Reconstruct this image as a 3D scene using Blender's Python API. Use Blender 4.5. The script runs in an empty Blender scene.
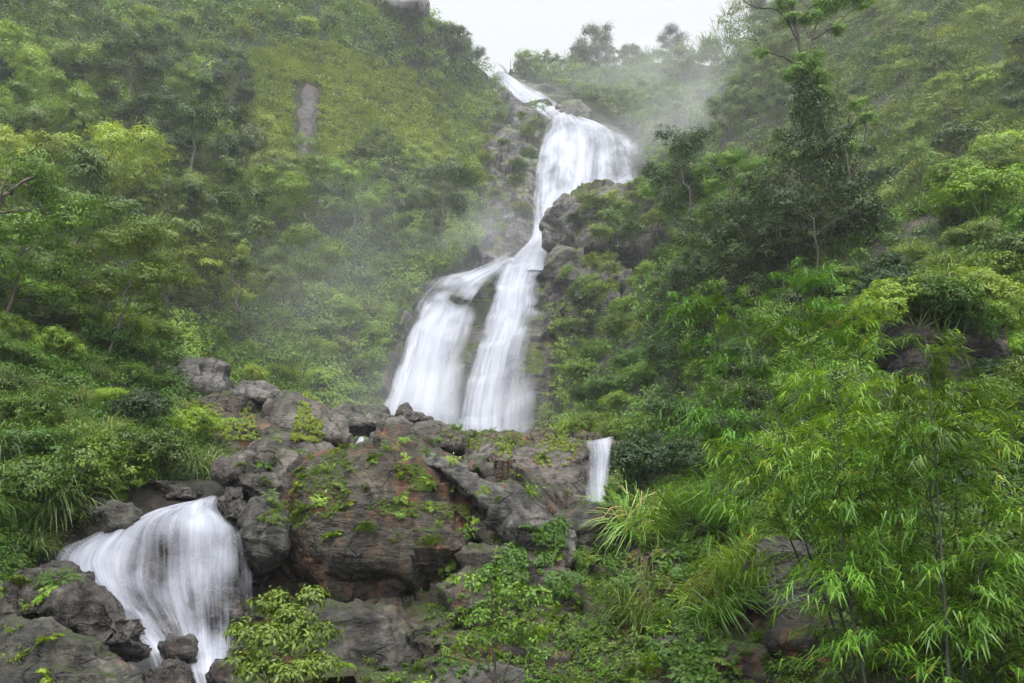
import bpy, math, random
import numpy as np
from mathutils import Vector, Matrix

# ------------------------------------------------------------------ camera, world, sun, exposure
SC = bpy.context.scene
COL = SC.collection
R = math.radians
PITCH, FPX, CAMZ = R(17.0), 796.0, 1.6
cam_d = bpy.data.cameras.new('camera'); cam = bpy.data.objects.new('camera', cam_d); COL.objects.link(cam)
cam_d.sensor_width = 36.0; cam_d.lens = 36.0*FPX/1024.0; cam_d.clip_start = 0.05; cam_d.clip_end = 3000
cam.location = (0, 0, CAMZ); cam.rotation_euler = (R(90)+PITCH, 0, 0)
SC.camera = cam

wd = bpy.data.worlds.new('World'); SC.world = wd; wd.use_nodes = True
wt = wd.node_tree; wt.nodes.clear()
def wn(t, **k):
    n = wt.nodes.new(t)
    for a, b in k.items(): setattr(n, a, b)
    return n
SUN_EL, SUN_ROT = R(60), R(200)
sky = wn('ShaderNodeTexSky', sky_type='NISHITA', sun_disc=False, sun_elevation=SUN_EL, sun_rotation=SUN_ROT)
geo = wn('ShaderNodeTexCoord')
# overcast cloud deck: thicker (darker) over the mountain, brighter overhead and behind the viewer
dot = wn('ShaderNodeVectorMath', operation='DOT_PRODUCT'); dot.inputs[1].default_value = Vector((0.1, -0.55, 0.83)).normalized()
wt.links.new(geo.outputs['Generated'], dot.inputs[0])
mr = wn('ShaderNodeMapRange'); mr.inputs['From Min'].default_value = 0.0; mr.inputs['From Max'].default_value = 1.0
mr.inputs['To Min'].default_value = 4.9; mr.inputs['To Max'].default_value = 42.0
dmx = wn('ShaderNodeMath', operation='MAXIMUM'); dmx.inputs[1].default_value = 0.0; wt.links.new(dot.outputs['Value'], dmx.inputs[0])
dpw = wn('ShaderNodeMath', operation='POWER'); dpw.inputs[1].default_value = 2.6; wt.links.new(dmx.outputs[0], dpw.inputs[0]); wt.links.new(dpw.outputs[0], mr.inputs['Value'])
cn = wn('ShaderNodeTexNoise'); cn.inputs['Scale'].default_value = 2.2; cn.inputs['Detail'].default_value = 5
wt.links.new(geo.outputs['Generated'], cn.inputs['Vector'])
cm = wn('ShaderNodeMapRange'); cm.inputs['To Min'].default_value = 0.94; cm.inputs['To Max'].default_value = 1.06
wt.links.new(cn.outputs['Fac'], cm.inputs['Value'])
mu = wn('ShaderNodeMath', operation='MULTIPLY'); wt.links.new(mr.outputs[0], mu.inputs[0]); wt.links.new(cm.outputs[0], mu.inputs[1])
cc = wn('ShaderNodeVectorMath', operation='SCALE'); cc.inputs[0].default_value = (0.985, 1.0, 1.03)
wt.links.new(mu.outputs[0], cc.inputs['Scale'])
mx = wn('ShaderNodeMix', data_type='RGBA'); mx.inputs[0].default_value = 0.94
wt.links.new(sky.outputs[0], mx.inputs[6]); wt.links.new(cc.outputs[0], mx.inputs[7])
bg = wn('ShaderNodeBackground'); bg.inputs[1].default_value = 0.1
wo = wn('ShaderNodeOutputWorld'); wt.links.new(mx.outputs[2], bg.inputs[0]); wt.links.new(bg.outputs[0], wo.inputs[0])

sl = bpy.data.lights.new('sun', 'SUN'); sl.energy = 1.5; sl.angle = R(25); sl.color = (1.0, 0.96, 0.9)
so = bpy.data.objects.new('sun', sl); COL.objects.link(so)
sd = Vector((-0.25*math.cos(SUN_EL), -0.97*math.cos(SUN_EL), math.sin(SUN_EL)))
so.rotation_euler = sd.to_track_quat('Z', 'Y').to_euler()

SC.view_settings.view_transform = 'Standard'; SC.view_settings.look = 'None'
SC.view_settings.exposure = 0.85; SC.view_settings.gamma = 1.0
cy = SC.cycles
cy.use_denoising = True
try: cy.denoiser = 'OPENIMAGEDENOISE'
except Exception: pass
cy.max_bounces = 6; cy.diffuse_bounces = 3; cy.glossy_bounces = 2; cy.transmission_bounces = 3
cy.transparent_max_bounces = 10; cy.volume_bounces = 1; cy.use_adaptive_sampling = True; cy.adaptive_threshold = 0.02
cy.volume_step_rate = 2.0; cy.volume_max_steps = 48
SC.render.film_transparent = False

# ------------------------------------------------------------------ helpers
CP, SP = math.cos(PITCH), math.sin(PITCH)
def at(px, py, Y):
    """world point seen at pixel (px,py) whose forward distance is Y"""
    px = np.asarray(px, float); py = np.asarray(py, float); Y = np.asarray(Y, float)
    a = (px-512)/FPX; b = (341.5-py)/FPX
    s = Y/(CP - b*SP)
    return np.stack([a*s, Y+0*s, CAMZ+(SP+b*CP)*s], -1)

def _h(i, j, k, s):
    n = (i*73856093) ^ (j*19349663) ^ (k*83492791) ^ (s*2654435)
    n = (n ^ (n >> 13)) * 1274126177
    n = n & 0x7fffffff
    n = (n ^ (n >> 15)) * 2246822 & 0x7fffffff
    return (n & 0xffff)/65535.0
def vnoise(p, seed=0):
    p = np.asarray(p, float); f = np.floor(p); i = f.astype(np.int64); t = p-f; t = t*t*(3-2*t)
    r = 0
    for dx in (0, 1):
        for dy in (0, 1):
            for dz in (0, 1):
                w = (t[..., 0] if dx else 1-t[..., 0])*(t[..., 1] if dy else 1-t[..., 1])*(t[..., 2] if dz else 1-t[..., 2])
                r = r + w*_h(i[..., 0]+dx, i[..., 1]+dy, i[..., 2]+dz, seed)
    return r*2-1
def fbm(p, seed=0, o=4, g=0.5):
    p = np.asarray(p, float); r = 0; a = 1.0
    for k in range(o):
        r = r + a*vnoise(p*(2.03**k)+k*17.3, seed+k); a *= g
    return r
def facets(p, seed=0):
    """piecewise tilted planes: broken rock"""
    f = np.floor(p).astype(np.int64); best = np.full(p.shape[:-1], 9e9); val = np.zeros(p.shape[:-1])
    for dx in (-1, 0, 1):
        for dy in (-1, 0, 1):
            for dz in (-1, 0, 1):
                i, j, k = f[..., 0]+dx, f[..., 1]+dy, f[..., 2]+dz
                c = np.stack([i+_h(i, j, k, seed+1), j+_h(i, j, k, seed+2), k+_h(i, j, k, seed+3)], -1)
                d = p-c; q = (d*d).sum(-1)
                rd = np.stack([_h(i, j, k, seed+4), _h(i, j, k, seed+5), _h(i, j, k, seed+6)], -1)*2-1
                v = (d*rd).sum(-1) + (_h(i, j, k, seed+7)-.5)*.8
                m = q < best; best = np.where(m, q, best); val = np.where(m, v, val)
    return val
def nrm(v):
    return v/np.maximum(np.linalg.norm(v, axis=-1, keepdims=True), 1e-9)

def mesh_np(name, verts, quads=None, tris=None, smooth=False, attrs=None, uv=None):
    me = bpy.data.meshes.new(name)
    verts = np.asarray(verts, np.float32).reshape(-1, 3)
    q = np.zeros((0, 4), np.int32) if quads is None else np.asarray(quads, np.int32).reshape(-1, 4)
    t = np.zeros((0, 3), np.int32) if tris is None else np.asarray(tris, np.int32).reshape(-1, 3)
    me.vertices.add(len(verts)); me.vertices.foreach_set('co', verts.ravel())
    me.loops.add(q.size+t.size); me.loops.foreach_set('vertex_index', np.concatenate([q.ravel(), t.ravel()]))
    n = len(q)+len(t); me.polygons.add(n)
    st = np.concatenate([np.arange(len(q))*4, q.size+np.arange(len(t))*3]).astype(np.int32)
    me.polygons.foreach_set('loop_start', st)
    if smooth: me.polygons.foreach_set('use_smooth', np.ones(n, bool))
    for k, (dom, arr) in (attrs or {}).items():
        a = me.attributes.new(k, 'FLOAT', dom); a.data.foreach_set('value', np.asarray(arr, np.float32).ravel())
    if uv is not None:
        l = me.uv_layers.new(name='UVMap'); l.data.foreach_set('uv', np.asarray(uv, np.float32)[np.concatenate([q.ravel(), t.ravel()])].ravel())
    me.update(calc_edges=True)
    return me
def link(name, me, mat=None, parent=None, loc=None):
    o = bpy.data.objects.new(name, me); COL.objects.link(o)
    if mat and me is not None and not me.materials: me.materials.append(mat)
    if parent: o.parent = parent
    if loc is not None: o.location = loc
    return o
def tag(o, label=None, cat=None, group=None, kind=None):
    if label: o['label'] = label
    if cat: o['category'] = cat
    if group: o['group'] = group
    if kind: o['kind'] = kind
    return o

class Acc:
    """collects quads/tris with a per-face tint into one mesh"""
    def __init__(s): s.v = []; s.q = []; s.t = []; s.tq = []; s.tt = []; s.n = 0
    def add(s, v, q=None, t=None, tint=0.5):
        v = np.asarray(v, float).reshape(-1, 3); s.v.append(v)
        if q is not None:
            q = np.asarray(q).reshape(-1, 4); s.q.append(q+s.n); s.tq.append(np.broadcast_to(tint, (len(q),)).astype(float))
        if t is not None:
            t = np.asarray(t).reshape(-1, 3); s.t.append(t+s.n); s.tt.append(np.broadcast_to(tint, (len(t),)).astype(float))
        s.n += len(v)
    def mesh(s, name, smooth=False):
        q = np.concatenate(s.q) if s.q else None; t = np.concatenate(s.t) if s.t else None
        tint = np.concatenate(s.tq+s.tt)
        return mesh_np(name, np.concatenate(s.v), q, t, smooth, {'tint': ('FACE', tint)})

def tube(acc, pts, r0, r1, seg=6, wob=0.0, rng=None):
    pts = np.asarray(pts, float); n = len(pts)
    d = nrm(np.gradient(pts, axis=0)); ref = np.array([0.31, 0.2, 0.93]) if abs(d[0][2]) < .9 else np.array([1., 0.1, 0])
    a = nrm(np.cross(d, ref)); b = np.cross(d, a)
    r = np.linspace(r0, r1, n)
    if wob and rng is not None: r = r*(1+wob*rng.uniform(-1, 1, n))
    an = np.arange(seg)/seg*2*np.pi
    v = pts[:, None]+r[:, None, None]*(np.cos(an)[None, :, None]*a[:, None]+np.sin(an)[None, :, None]*b[:, None])
    i = np.arange(n-1)[:, None]*seg; j = np.arange(seg)[None]; k = (j+1) % seg
    q = np.stack([i+j, i+k, i+seg+k, i+seg+j], -1).reshape(-1, 4)
    acc.add(v, q)
def curve(p, n):
    """Catmull-Rom through control rows p -> n samples"""
    p = np.asarray(p, float); m = len(p)
    t = np.linspace(0, m-1, n); i = np.clip(np.floor(t).astype(int), 0, m-2); f = (t-i).reshape((-1,)+(1,)*(p.ndim-1))
    g = lambda k: p[np.clip(k, 0, m-1)]
    a, b, c, d = g(i-1), g(i), g(i+1), g(i+2)
    a = np.where((i == 0).reshape(f.shape), 2*b-c, a); d = np.where((i == m-2).reshape(f.shape), 2*c-b, d)
    return .5*(2*b+(c-a)*f+(2*a-5*b+4*c-d)*f**2+(3*b-a-3*c+d)*f**3)

def leaves(acc, P, N, L, W, rng, droop=0.2, tint=None, axis=None, fold=0.18, jit=0.34):
    """one folded rhombic leaf per point; N = rough facing, L/W arrays or scalars"""
    n = len(P); P = np.asarray(P, float)
    r = nrm(rng.normal(size=(n, 3)))
    N = nrm(N+jit*r)
    if axis is None: axis = rng.normal(size=(n, 3))
    A = axis - (axis*N).sum(-1, keepdims=True)*N
    A = nrm(A); A[:, 2] -= droop; A = nrm(A)
    S = nrm(np.cross(A, N)); N = np.cross(S, A)
    L = np.broadcast_to(L, (n,))[:, None]*rng.uniform(.7, 1.25, (n, 1)); W = np.broadcast_to(W, (n,))[:, None]
    v = np.stack([P, P+A*L*.45+S*W*.5+N*L*fold*.5, P+A*L, P+A*L*.45-S*W*.5+N*L*fold*.5], 1)
    q = np.arange(n)[:, None]*4+np.arange(4)[None]
    if tint is None: tint = rng.uniform(0, 1, n)
    acc.add(v, q, tint=tint)

def blades(acc, P, D, Ln, Wd, rng, bend=1.0, seg=4, tint=None):
    """arching grass blades rooted at P, heading D"""
    n = len(P); D = nrm(D); side = nrm(np.cross(D, np.array([0, 0, 1.])+0.2*rng.normal(size=(n, 3))))
    Ln = np.broadcast_to(Ln, (n,)); Wd = np.broadcast_to(Wd, (n,))
    pts = [P]; d = D.copy(); p = P.copy()
    for k in range(seg):
        p = p+d*(Ln/seg)[:, None]; pts.append(p)
        d = d.copy(); d[:, 2] -= bend*(0.25+0.25*k); d = nrm(d)
    pts = np.stack(pts, 1)
    w = Wd[:, None]*np.array([0.55, 1.0, 0.9, 0.6, 0.06][:seg+1] if seg == 4 else np.linspace(.9, .08, seg+1))[None]
    v = np.stack([pts-side[:, None]*w[..., None]*.5, pts+side[:, None]*w[..., None]*.5], 2).reshape(n, -1, 3)
    k = np.arange(seg)*2
    q1 = np.stack([k, k+1, k+3, k+2], -1)
    q = (np.arange(n)[:, None, None]*((seg+1)*2)+q1[None]).reshape(-1, 4)
    if tint is None: tint = rng.uniform(0, 1, n)
    acc.add(v, q, tint=np.repeat(np.broadcast_to(tint, (n,)), seg))

# ------------------------------------------------------------------ materials
def mat_new(name):
    m = bpy.data.materials.new(name); m.use_nodes = True; nt = m.node_tree; nt.nodes.clear()
    out = nt.nodes.new('ShaderNodeOutputMaterial')
    def N(t, **k):
        n = nt.nodes.new(t)
        for a, b in k.items():
            if a == 'ins':
                for i, v in b.items(): n.inputs[i].default_value = v
            else: setattr(n, a, b)
        return n
    def L(a, b): nt.links.new(a, b)
    return m, N, L, out
def ramp(N, stops, interp='LINEAR'):
    r = N('ShaderNodeValToRGB'); cr = r.color_ramp; cr.interpolation = interp
    while len(cr.elements) < len(stops): cr.elements.new(0.5)
    for e, (p, c) in zip(cr.elements, stops):
        e.position = p; e.color = (c[0], c[1], c[2], 1) if not isinstance(c, (int, float)) else (c, c, c, 1)
    return r

def leaf_mat(name, dark, mid, light, trans=0.35, rough=0.45, spec=0.35, dead=None, hue=0.5):
    m, N, L, out = mat_new(name)
    at_ = N('ShaderNodeAttribute', attribute_name='tint'); oi = N('ShaderNodeObjectInfo')
    add = N('ShaderNodeMath', operation='MULTIPLY_ADD', ins={1: 0.62, 2: 0.0}); L(at_.outputs['Fac'], add.inputs[0])
    m2 = N('ShaderNodeMath', operation='MULTIPLY_ADD', ins={1: 0.38}); L(oi.outputs['Random'], m2.inputs[0]); L(add.outputs[0], m2.inputs[2])
    st = [(0.0, dark), (0.5, mid), (0.9, light)]
    if dead: st = [(0.0, dark), (0.45, mid), (0.86, light), (0.97, dead)]
    r = ramp(N, st); L(m2.outputs[0], r.inputs[0])
    hs = N('ShaderNodeHueSaturation'); hr = N('ShaderNodeMapRange', ins={'To Min': 0.472, 'To Max': 0.508})
    mo = N('ShaderNodeMath', operation='MULTIPLY', ins={1: 7.31}); L(oi.outputs['Random'], mo.inputs[0])
    fr = N('ShaderNodeMath', operation='FRACT'); L(mo.outputs[0], fr.inputs[0]); L(fr.outputs[0], hr.inputs['Value'])
    L(hr.outputs[0], hs.inputs['Hue']); L(r.outputs[0], hs.inputs['Color'])
    vr = N('ShaderNodeMapRange', ins={'To Min': 0.66, 'To Max': 1.38})
    mo2 = N('ShaderNodeMath', operation='MULTIPLY', ins={1: 13.7}); L(oi.outputs['Random'], mo2.inputs[0])
    fr2 = N('ShaderNodeMath', operation='FRACT'); L(mo2.outputs[0], fr2.inputs[0]); L(fr2.outputs[0], vr.inputs['Value']); L(vr.outputs[0], hs.inputs['Value'])
    p = N('ShaderNodeBsdfPrincipled', ins={'Roughness': rough, 'Specular IOR Level': spec}); L(hs.outputs[0], p.inputs['Base Color'])
    t = N('ShaderNodeBsdfTranslucent'); g = N('ShaderNodeMix', data_type='RGBA', blend_type='MULTIPLY', ins={0: 1.0, 7: (1.5, 1.45, 0.5, 1)})
    L(hs.outputs[0], g.inputs[6]); L(g.outputs[2], t.inputs[0])
    mx = N('ShaderNodeMixShader', ins={0: trans}); L(p.outputs[0], mx.inputs[1]); L(t.outputs[0], mx.inputs[2]); L(mx.outputs[0], out.inputs[0])
    return m

def bark_mat(name, a, b, sc=6):
    m, N, L, out = mat_new(name)
    tc = N('ShaderNodeTexCoord'); mp = N('ShaderNodeMapping', ins={'Scale': (sc, sc, sc*.25)}); L(tc.outputs['Object'], mp.inputs[0])
    n = N('ShaderNodeTexNoise', ins={'Scale': 1.5, 'Detail': 6}); L(mp.outputs[0], n.inputs[0])
    r = ramp(N, [(0.35, a), (0.65, b)]); L(n.outputs[0], r.inputs[0])
    p = N('ShaderNodeBsdfPrincipled', ins={'Roughness': 0.8}); L(r.outputs[0], p.inputs[0])
    bp = N('ShaderNodeBump', ins={'Strength': 0.5, 'Distance': 0.02}); L(n.outputs[0], bp.inputs['Height']); L(bp.outputs[0], p.inputs['Normal'])
    L(p.outputs[0], out.inputs[0]); return m

def rock_mat(name, dark, mid, light, rust=0.0, moss=0.4, sc=1.0, wet=0.45, mossc=((.010, .015, .003), (.052, .072, .010)), use_mask=False, earth=(.03, .028, .018)):
    """sc: feature scale; moss 0..1 amount on upward faces; rust 0..1 orange stains"""
    m, N, L, out = mat_new(name)
    ge = N('ShaderNodeNewGeometry'); tc = N('ShaderNodeTexCoord')
    P = tc.outputs['Object']
    def noise(s, d=6, vec=None, dist=0.0, rgh=0.55):
        n = N('ShaderNodeTexNoise', ins={'Scale': s*sc, 'Detail': d, 'Distortion': dist, 'Roughness': rgh}); L(vec or P, n.inputs[0]); return n.outputs[0]
    mp = N('ShaderNodeMapping', ins={'Scale': (1, 1, 0.22), 'Rotation': (0.15, 0.35, 0)}); L(P, mp.inputs[0])
    nA = noise(0.9, 5, dist=0.6); nB = noise(7, 9, rgh=0.68); nS = noise(2.6, 6, mp.outputs[0], 0.5)
    mpl = N('ShaderNodeMapping', ins={'Scale': (1, 1, 3.5), 'Rotation': (0.4, -0.5, 0.3)}); L(P, mpl.inputs[0])
    nL = noise(2.2, 6, mpl.outputs[0], 0.4)
    s1 = N('ShaderNodeMath', operation='MULTIPLY_ADD', ins={1: .55}); L(nA, s1.inputs[0])
    s2 = N('ShaderNodeMath', operation='MULTIPLY', ins={1: .45}); L(nB, s2.inputs[0]); L(s2.outputs[0], s1.inputs[2])
    r = ramp(N, [(0.39, dark), (0.5, mid), (0.62, light)]); L(s1.outputs[0], r.inputs[0])
    def mixc(fac, a, b, blend='MIX'):
        x = N('ShaderNodeMix', data_type='RGBA', blend_type=blend); L(fac, x.inputs[0]); L(a, x.inputs[6])
        if isinstance(b, tuple): x.inputs[7].default_value = (*b, 1)
        else: L(b, x.inputs[7])
        return x.outputs[2]
    col = r.outputs[0]
    # pale lichen patches
    lr = ramp(N, [(0.60, 0.0), (0.68, 1.0)]); nl = noise(2.0, 8, dist=0.3, rgh=0.7); L(nl, lr.inputs[0])
    lm = N('ShaderNodeMath', operation='MULTIPLY', ins={1: 0.5}); L(lr.outputs[0], lm.inputs[0])
    col = mixc(lm.outputs[0], col, (light[0]*1.5, light[1]*1.55, light[2]*1.5))
    if rust > 0:
        rr = ramp(N, [(0.62-0.22*rust, 0.0), (0.74-0.16*rust, 1.0)]); L(nS, rr.inputs[0])
        nr = noise(3.3, 5); rc = ramp(N, [(0.4, (.06, .028, .013)), (0.55, (.15, .058, .020)), (0.72, (.24, .125, .06))]); L(nr, rc.inputs[0])
        rm = N('ShaderNodeMath', operation='MULTIPLY', ins={1: 0.85}); L(rr.outputs[0], rm.inputs[0])
        col = mixc(rm.outputs[0], col, rc.outputs[0])
    # dark water streaks, running down
    mp3 = N('ShaderNodeMapping', ins={'Scale': (1, 1, 0.16)}); L(P, mp3.inputs[0])
    nd = noise(3.6, 5, mp3.outputs[0], 0.2); dr = ramp(N, [(0.50, 0.0), (0.62, 0.8)]); L(nd, dr.inputs[0])
    col = mixc(dr.outputs[0], col, (dark[0]*.35, dark[1]*.33, dark[2]*.3))
    # cracks
    vo = N('ShaderNodeTexVoronoi', feature='DISTANCE_TO_EDGE', ins={'Scale': 0.55*sc}); 
    dv = N('ShaderNodeVectorMath', operation='SCALE', ins={'Scale': 0.55/sc}); nv = N('ShaderNodeTexNoise', ins={'Scale': 1.8*sc, 'Detail': 5}); L(mpl.outputs[0], nv.inputs[0]); L(nv.outputs['Color'], dv.inputs[0])
    av = N('ShaderNodeVectorMath', operation='ADD'); L(P, av.inputs[0]); L(dv.outputs[0], av.inputs[1]); L(av.outputs[0], vo.inputs['Vector'])
    cr = ramp(N, [(0.0, .75), (0.014, 0.0)]); L(vo.outputs['Distance'], cr.inputs[0])
    col = mixc(cr.outputs[0], col, (dark[0]*.3, dark[1]*.3, dark[2]*.3))
    # moss
    sx = N('ShaderNodeSeparateXYZ'); L(ge.outputs['Normal'], sx.inputs[0])
    nm = noise(1.3, 8, dist=0.4, rgh=0.6)
    ma = N('ShaderNodeMath', operation='MULTIPLY_ADD', ins={1: 0.42}); L(sx.outputs['Z'], ma.inputs[0])
    mb = N('ShaderNodeMath', operation='MULTIPLY_ADD', ins={1: 1.3, 2: moss-1.36}); L(nm, mb.inputs[0]); L(mb.outputs[0], ma.inputs[2])
    mramp = ramp(N, [(0.08, 0.0), (0.22, 1.0)]); L(ma.outputs[0], mramp.inputs[0])
    nmc = noise(9, 6, rgh=0.75); mc = ramp(N, [(0.3, mossc[0]), (0.68, mossc[1])]); L(nmc, mc.inputs[0])
    col = mixc(mramp.outputs[0], col, mc.outputs[0])
    if use_mask:
        ak = N('ShaderNodeAttribute', attribute_name='soil'); col = mixc(ak.outputs['Fac'], col, (*earth,)) if False else col
        ecr = ramp(N, [(0.35, (earth[0]*.6, earth[1]*.6, earth[2]*.6)), (0.65, (earth[0]*1.3, earth[1]*1.6, earth[2]))]); L(nB, ecr.inputs[0])
        col = mixc(ak.outputs['Fac'], col, ecr.outputs[0])
    p = N('ShaderNodeBsdfPrincipled', ins={'Specular IOR Level': 0.45}); L(col, p.inputs['Base Color'])
    ro = N('ShaderNodeMapRange', ins={'From Min': .3, 'From Max': .7, 'To Min': wet-.12, 'To Max': wet+.25}); L(nB, ro.inputs['Value'])
    rm2 = N('ShaderNodeMath', operation='MAXIMUM'); L(ro.outputs[0], rm2.inputs[0]); L(mramp.outputs[0], rm2.inputs[1]); L(rm2.outputs[0], p.inputs['Roughness'])
    h1 = N('ShaderNodeMath', operation='MULTIPLY_ADD', ins={1: 1.0}); L(nB, h1.inputs[0])
    h2 = N('ShaderNodeMath', operation='MULTIPLY_ADD', ins={1: 0.9}); L(nL, h2.inputs[0])
    h3 = N('ShaderNodeMath', operation='MULTIPLY', ins={1: -0.35}); L(cr.outputs[0], h3.inputs[0]); L(h3.outputs[0], h2.inputs[2]); L(h2.outputs[0], h1.inputs[2])
    h4 = N('ShaderNodeMath', operation='MULTIPLY_ADD', ins={1: 0.25}); mm = N('ShaderNodeMath', operation='MULTIPLY'); L(nmc, mm.inputs[0]); L(mramp.outputs[0], mm.inputs[1])
    L(mm.outputs[0], h4.inputs[0]); L(h1.outputs[0], h4.inputs[2])
    bp = N('ShaderNodeBump', ins={'Strength': 1.0, 'Distance': 0.16/sc}); L(h4.outputs[0], bp.inputs['Height']); L(bp.outputs[0], p.inputs['Normal'])
    L(p.outputs[0], out.inputs[0]); return m

def water_mat(name, ks=1.0, thick=1.0):
    m, N, L, out = mat_new(name)
    uv = N('ShaderNodeUVMap', uv_map='UVMap'); de = N('ShaderNodeAttribute', attribute_name='dens')
    def nz(sx, sy, d, s=1.0):
        mp = N('ShaderNodeMapping', ins={'Scale': (sx*ks, sy*ks, 1)}); L(uv.outputs[0], mp.inputs[0])
        n = N('ShaderNodeTexNoise', ins={'Scale': s, 'Detail': d, 'Roughness': 0.6, 'Distortion': 0.15}); L(mp.outputs[0], n.inputs[0]); return n.outputs[0]
    a, b, c = nz(3.2, 0.14, 3), nz(11, 0.30, 3), nz(0.9, 0.30, 3)
    s1 = N('ShaderNodeMath', operation='MULTIPLY_ADD', ins={1: .42}); L(a, s1.inputs[0])
    s2 = N('ShaderNodeMath', operation='MULTIPLY_ADD', ins={1: .16}); L(b, s2.inputs[0])
    s3 = N('ShaderNodeMath', operation='MULTIPLY', ins={1: .42}); L(c, s3.inputs[0]); L(s3.outputs[0], s2.inputs[2]); L(s2.outputs[0], s1.inputs[2])
    st = N('ShaderNodeMapRange', ins={'From Min': .32, 'From Max': .68, 'To Min': -0.36, 'To Max': 0.46}); L(s1.outputs[0], st.inputs['Value'])
    # alpha = dens*1.5 + streak*(..)
    al = N('ShaderNodeMath', operation='MULTIPLY_ADD', ins={1: 1.16*thick, 2: -0.30}); L(de.outputs['Fac'], al.inputs[0])
    ad = N('ShaderNodeMath', operation='ADD', use_clamp=True); L(al.outputs[0], ad.inputs[0]); L(st.outputs[0], ad.inputs[1])
    fa = N('ShaderNodeMath', operation='MULTIPLY', ins={1: 5.0}, use_clamp=True); L(de.outputs['Fac'], fa.inputs[0])
    fin = N('ShaderNodeMath', operation='MULTIPLY'); L(ad.outputs[0], fin.inputs[0]); L(fa.outputs[0], fin.inputs[1])
    fl = N('ShaderNodeMath', operation='MINIMUM', ins={1: 0.93}); L(fin.outputs[0], fl.inputs[0])
    cr = ramp(N, [(0.25, (.33, .345, .405)), (0.5, (.42, .435, .485)), (0.78, (.52, .53, .565))]); L(s1.outputs[0], cr.inputs[0])
    d = N('ShaderNodeBsdfDiffuse'); L(cr.outputs[0], d.inputs[0]); t = N('ShaderNodeBsdfTranslucent'); L(cr.outputs[0], t.inputs[0])
    bp = N('ShaderNodeBump', ins={'Strength': 0.25, 'Distance': 0.2/ks}); L(s1.outputs[0], bp.inputs['Height']); L(bp.outputs[0], d.inputs['Normal'])
    m1 = N('ShaderNodeMixShader', ins={0: 0.35}); L(d.outputs[0], m1.inputs[1]); L(t.outputs[0], m1.inputs[2])
    tr = N('ShaderNodeBsdfTransparent'); m2 = N('ShaderNodeMixShader'); L(fl.outputs[0], m2.inputs[0]); L(tr.outputs[0], m2.inputs[1]); L(m1.outputs[0], m2.inputs[2])
    L(m2.outputs[0], out.inputs[0]); return m

M = {}
M['far_mid'] = leaf_mat('leaf_far_mid', (.034, .068, .009), (.076, .135, .014), (.145, .215, .026), trans=.25, spec=.25)
M['far_dark'] = leaf_mat('leaf_far_dark', (.018, .038, .007), (.038, .070, .011), (.070, .115, .018), trans=.2, spec=.25)
M['far_light'] = leaf_mat('leaf_far_light', (.070, .125, .013), (.135, .21, .022), (.22, .30, .038), trans=.3, spec=.25)
M['far_grey'] = leaf_mat('leaf_far_grey', (.055, .085, .028), (.10, .145, .048), (.19, .23, .085), spec=.25)
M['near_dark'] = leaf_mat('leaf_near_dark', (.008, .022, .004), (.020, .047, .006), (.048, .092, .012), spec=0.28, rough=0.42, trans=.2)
M['near_mid'] = leaf_mat('leaf_near_mid', (.020, .052, .005), (.052, .112, .009), (.110, .195, .018), spec=0.28, rough=0.45, trans=.25)
M['near_light'] = leaf_mat('leaf_near_light', (.048, .105, .007), (.100, .195, .012), (.18, .30, .022), spec=0.28, rough=0.45, trans=.28)
M['moss_rock'] = leaf_mat('moss_rock', (.022, .042, .004), (.060, .095, .006), (.125, .175, .012), trans=.1, spec=.2)
M['near_mid2'] = leaf_mat('leaf_bush', (.026, .066, .006), (.060, .125, .010), (.118, .205, .018), trans=.25, spec=.35)
M['near_yellow'] = leaf_mat('leaf_near_yellow', (.05, .075, .010), (.11, .125, .018), (.20, .165, .030), dead=(.25, .10, .03))
M['grass_far'] = leaf_mat('grass_far', (.07, .10, .018), (.13, .17, .030), (.21, .235, .06), dead=(.26, .17, .09))
M['grass_near'] = leaf_mat('grass_near', (.035, .085, .010), (.075, .155, .018), (.14, .235, .035), dead=(.28, .18, .08), rough=0.4)
M['grass_silver'] = leaf_mat('grass_silver', (.05, .09, .025), (.105, .155, .05), (.19, .245, .10), rough=0.4)
M['moss_carpet'] = leaf_mat('moss_carpet', (.040, .066, .006), (.105, .152, .011), (.19, .24, .022), dead=(.19, .115, .05), trans=.2, spec=.2)
M['bamboo'] = leaf_mat('leaf_bamboo', (.024, .076, .007), (.062, .152, .012), (.135, .265, .024), trans=0.32, dead=(.42, .24, .04), rough=0.38)
M['red'] = leaf_mat('leaf_red', (.12, .035, .02), (.22, .07, .035), (.30, .13, .06))
M['bark'] = bark_mat('bark', (.028, .022, .016), (.085, .072, .055))
M['bark_pale'] = bark_mat('bark_pale', (.12, .11, .09), (.30, .28, .24))
M['stem_dark'] = bark_mat('stem_dark', (.012, .010, .008), (.04, .03, .02), 20)
M['root'] = bark_mat('root', (.05, .028, .014), (.12, .075, .04))
M['culm'] = bark_mat('culm', (.006, .008, .004), (.022, .026, .010), 12)
M['cliff'] = rock_mat('cliff_rock', (.024, .021, .020), (.074, .068, .062), (.16, .147, .136), rust=0.15, moss=0.60, sc=0.28, use_mask=True, mossc=((.03, .045, .008), (.10, .125, .02)))
M['hill'] = rock_mat('hill_soil', (.02, .02, .010), (.035, .036, .016), (.06, .06, .025), rust=0.0, moss=1.0, sc=0.35, mossc=((.014, .026, .004), (.045, .068, .008)), use_mask=True, earth=(.018, .022, .008))
M['streak'] = rock_mat('streak_rock', (.016, .012, .010), (.040, .031, .027), (.08, .064, .056), rust=0.15, moss=0.3, sc=0.5)
M['bank'] = rock_mat('bank_soil', (.009, .008, .006), (.022, .018, .012), (.045, .037, .026), rust=0.1, moss=0.35, sc=1.0)
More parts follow.
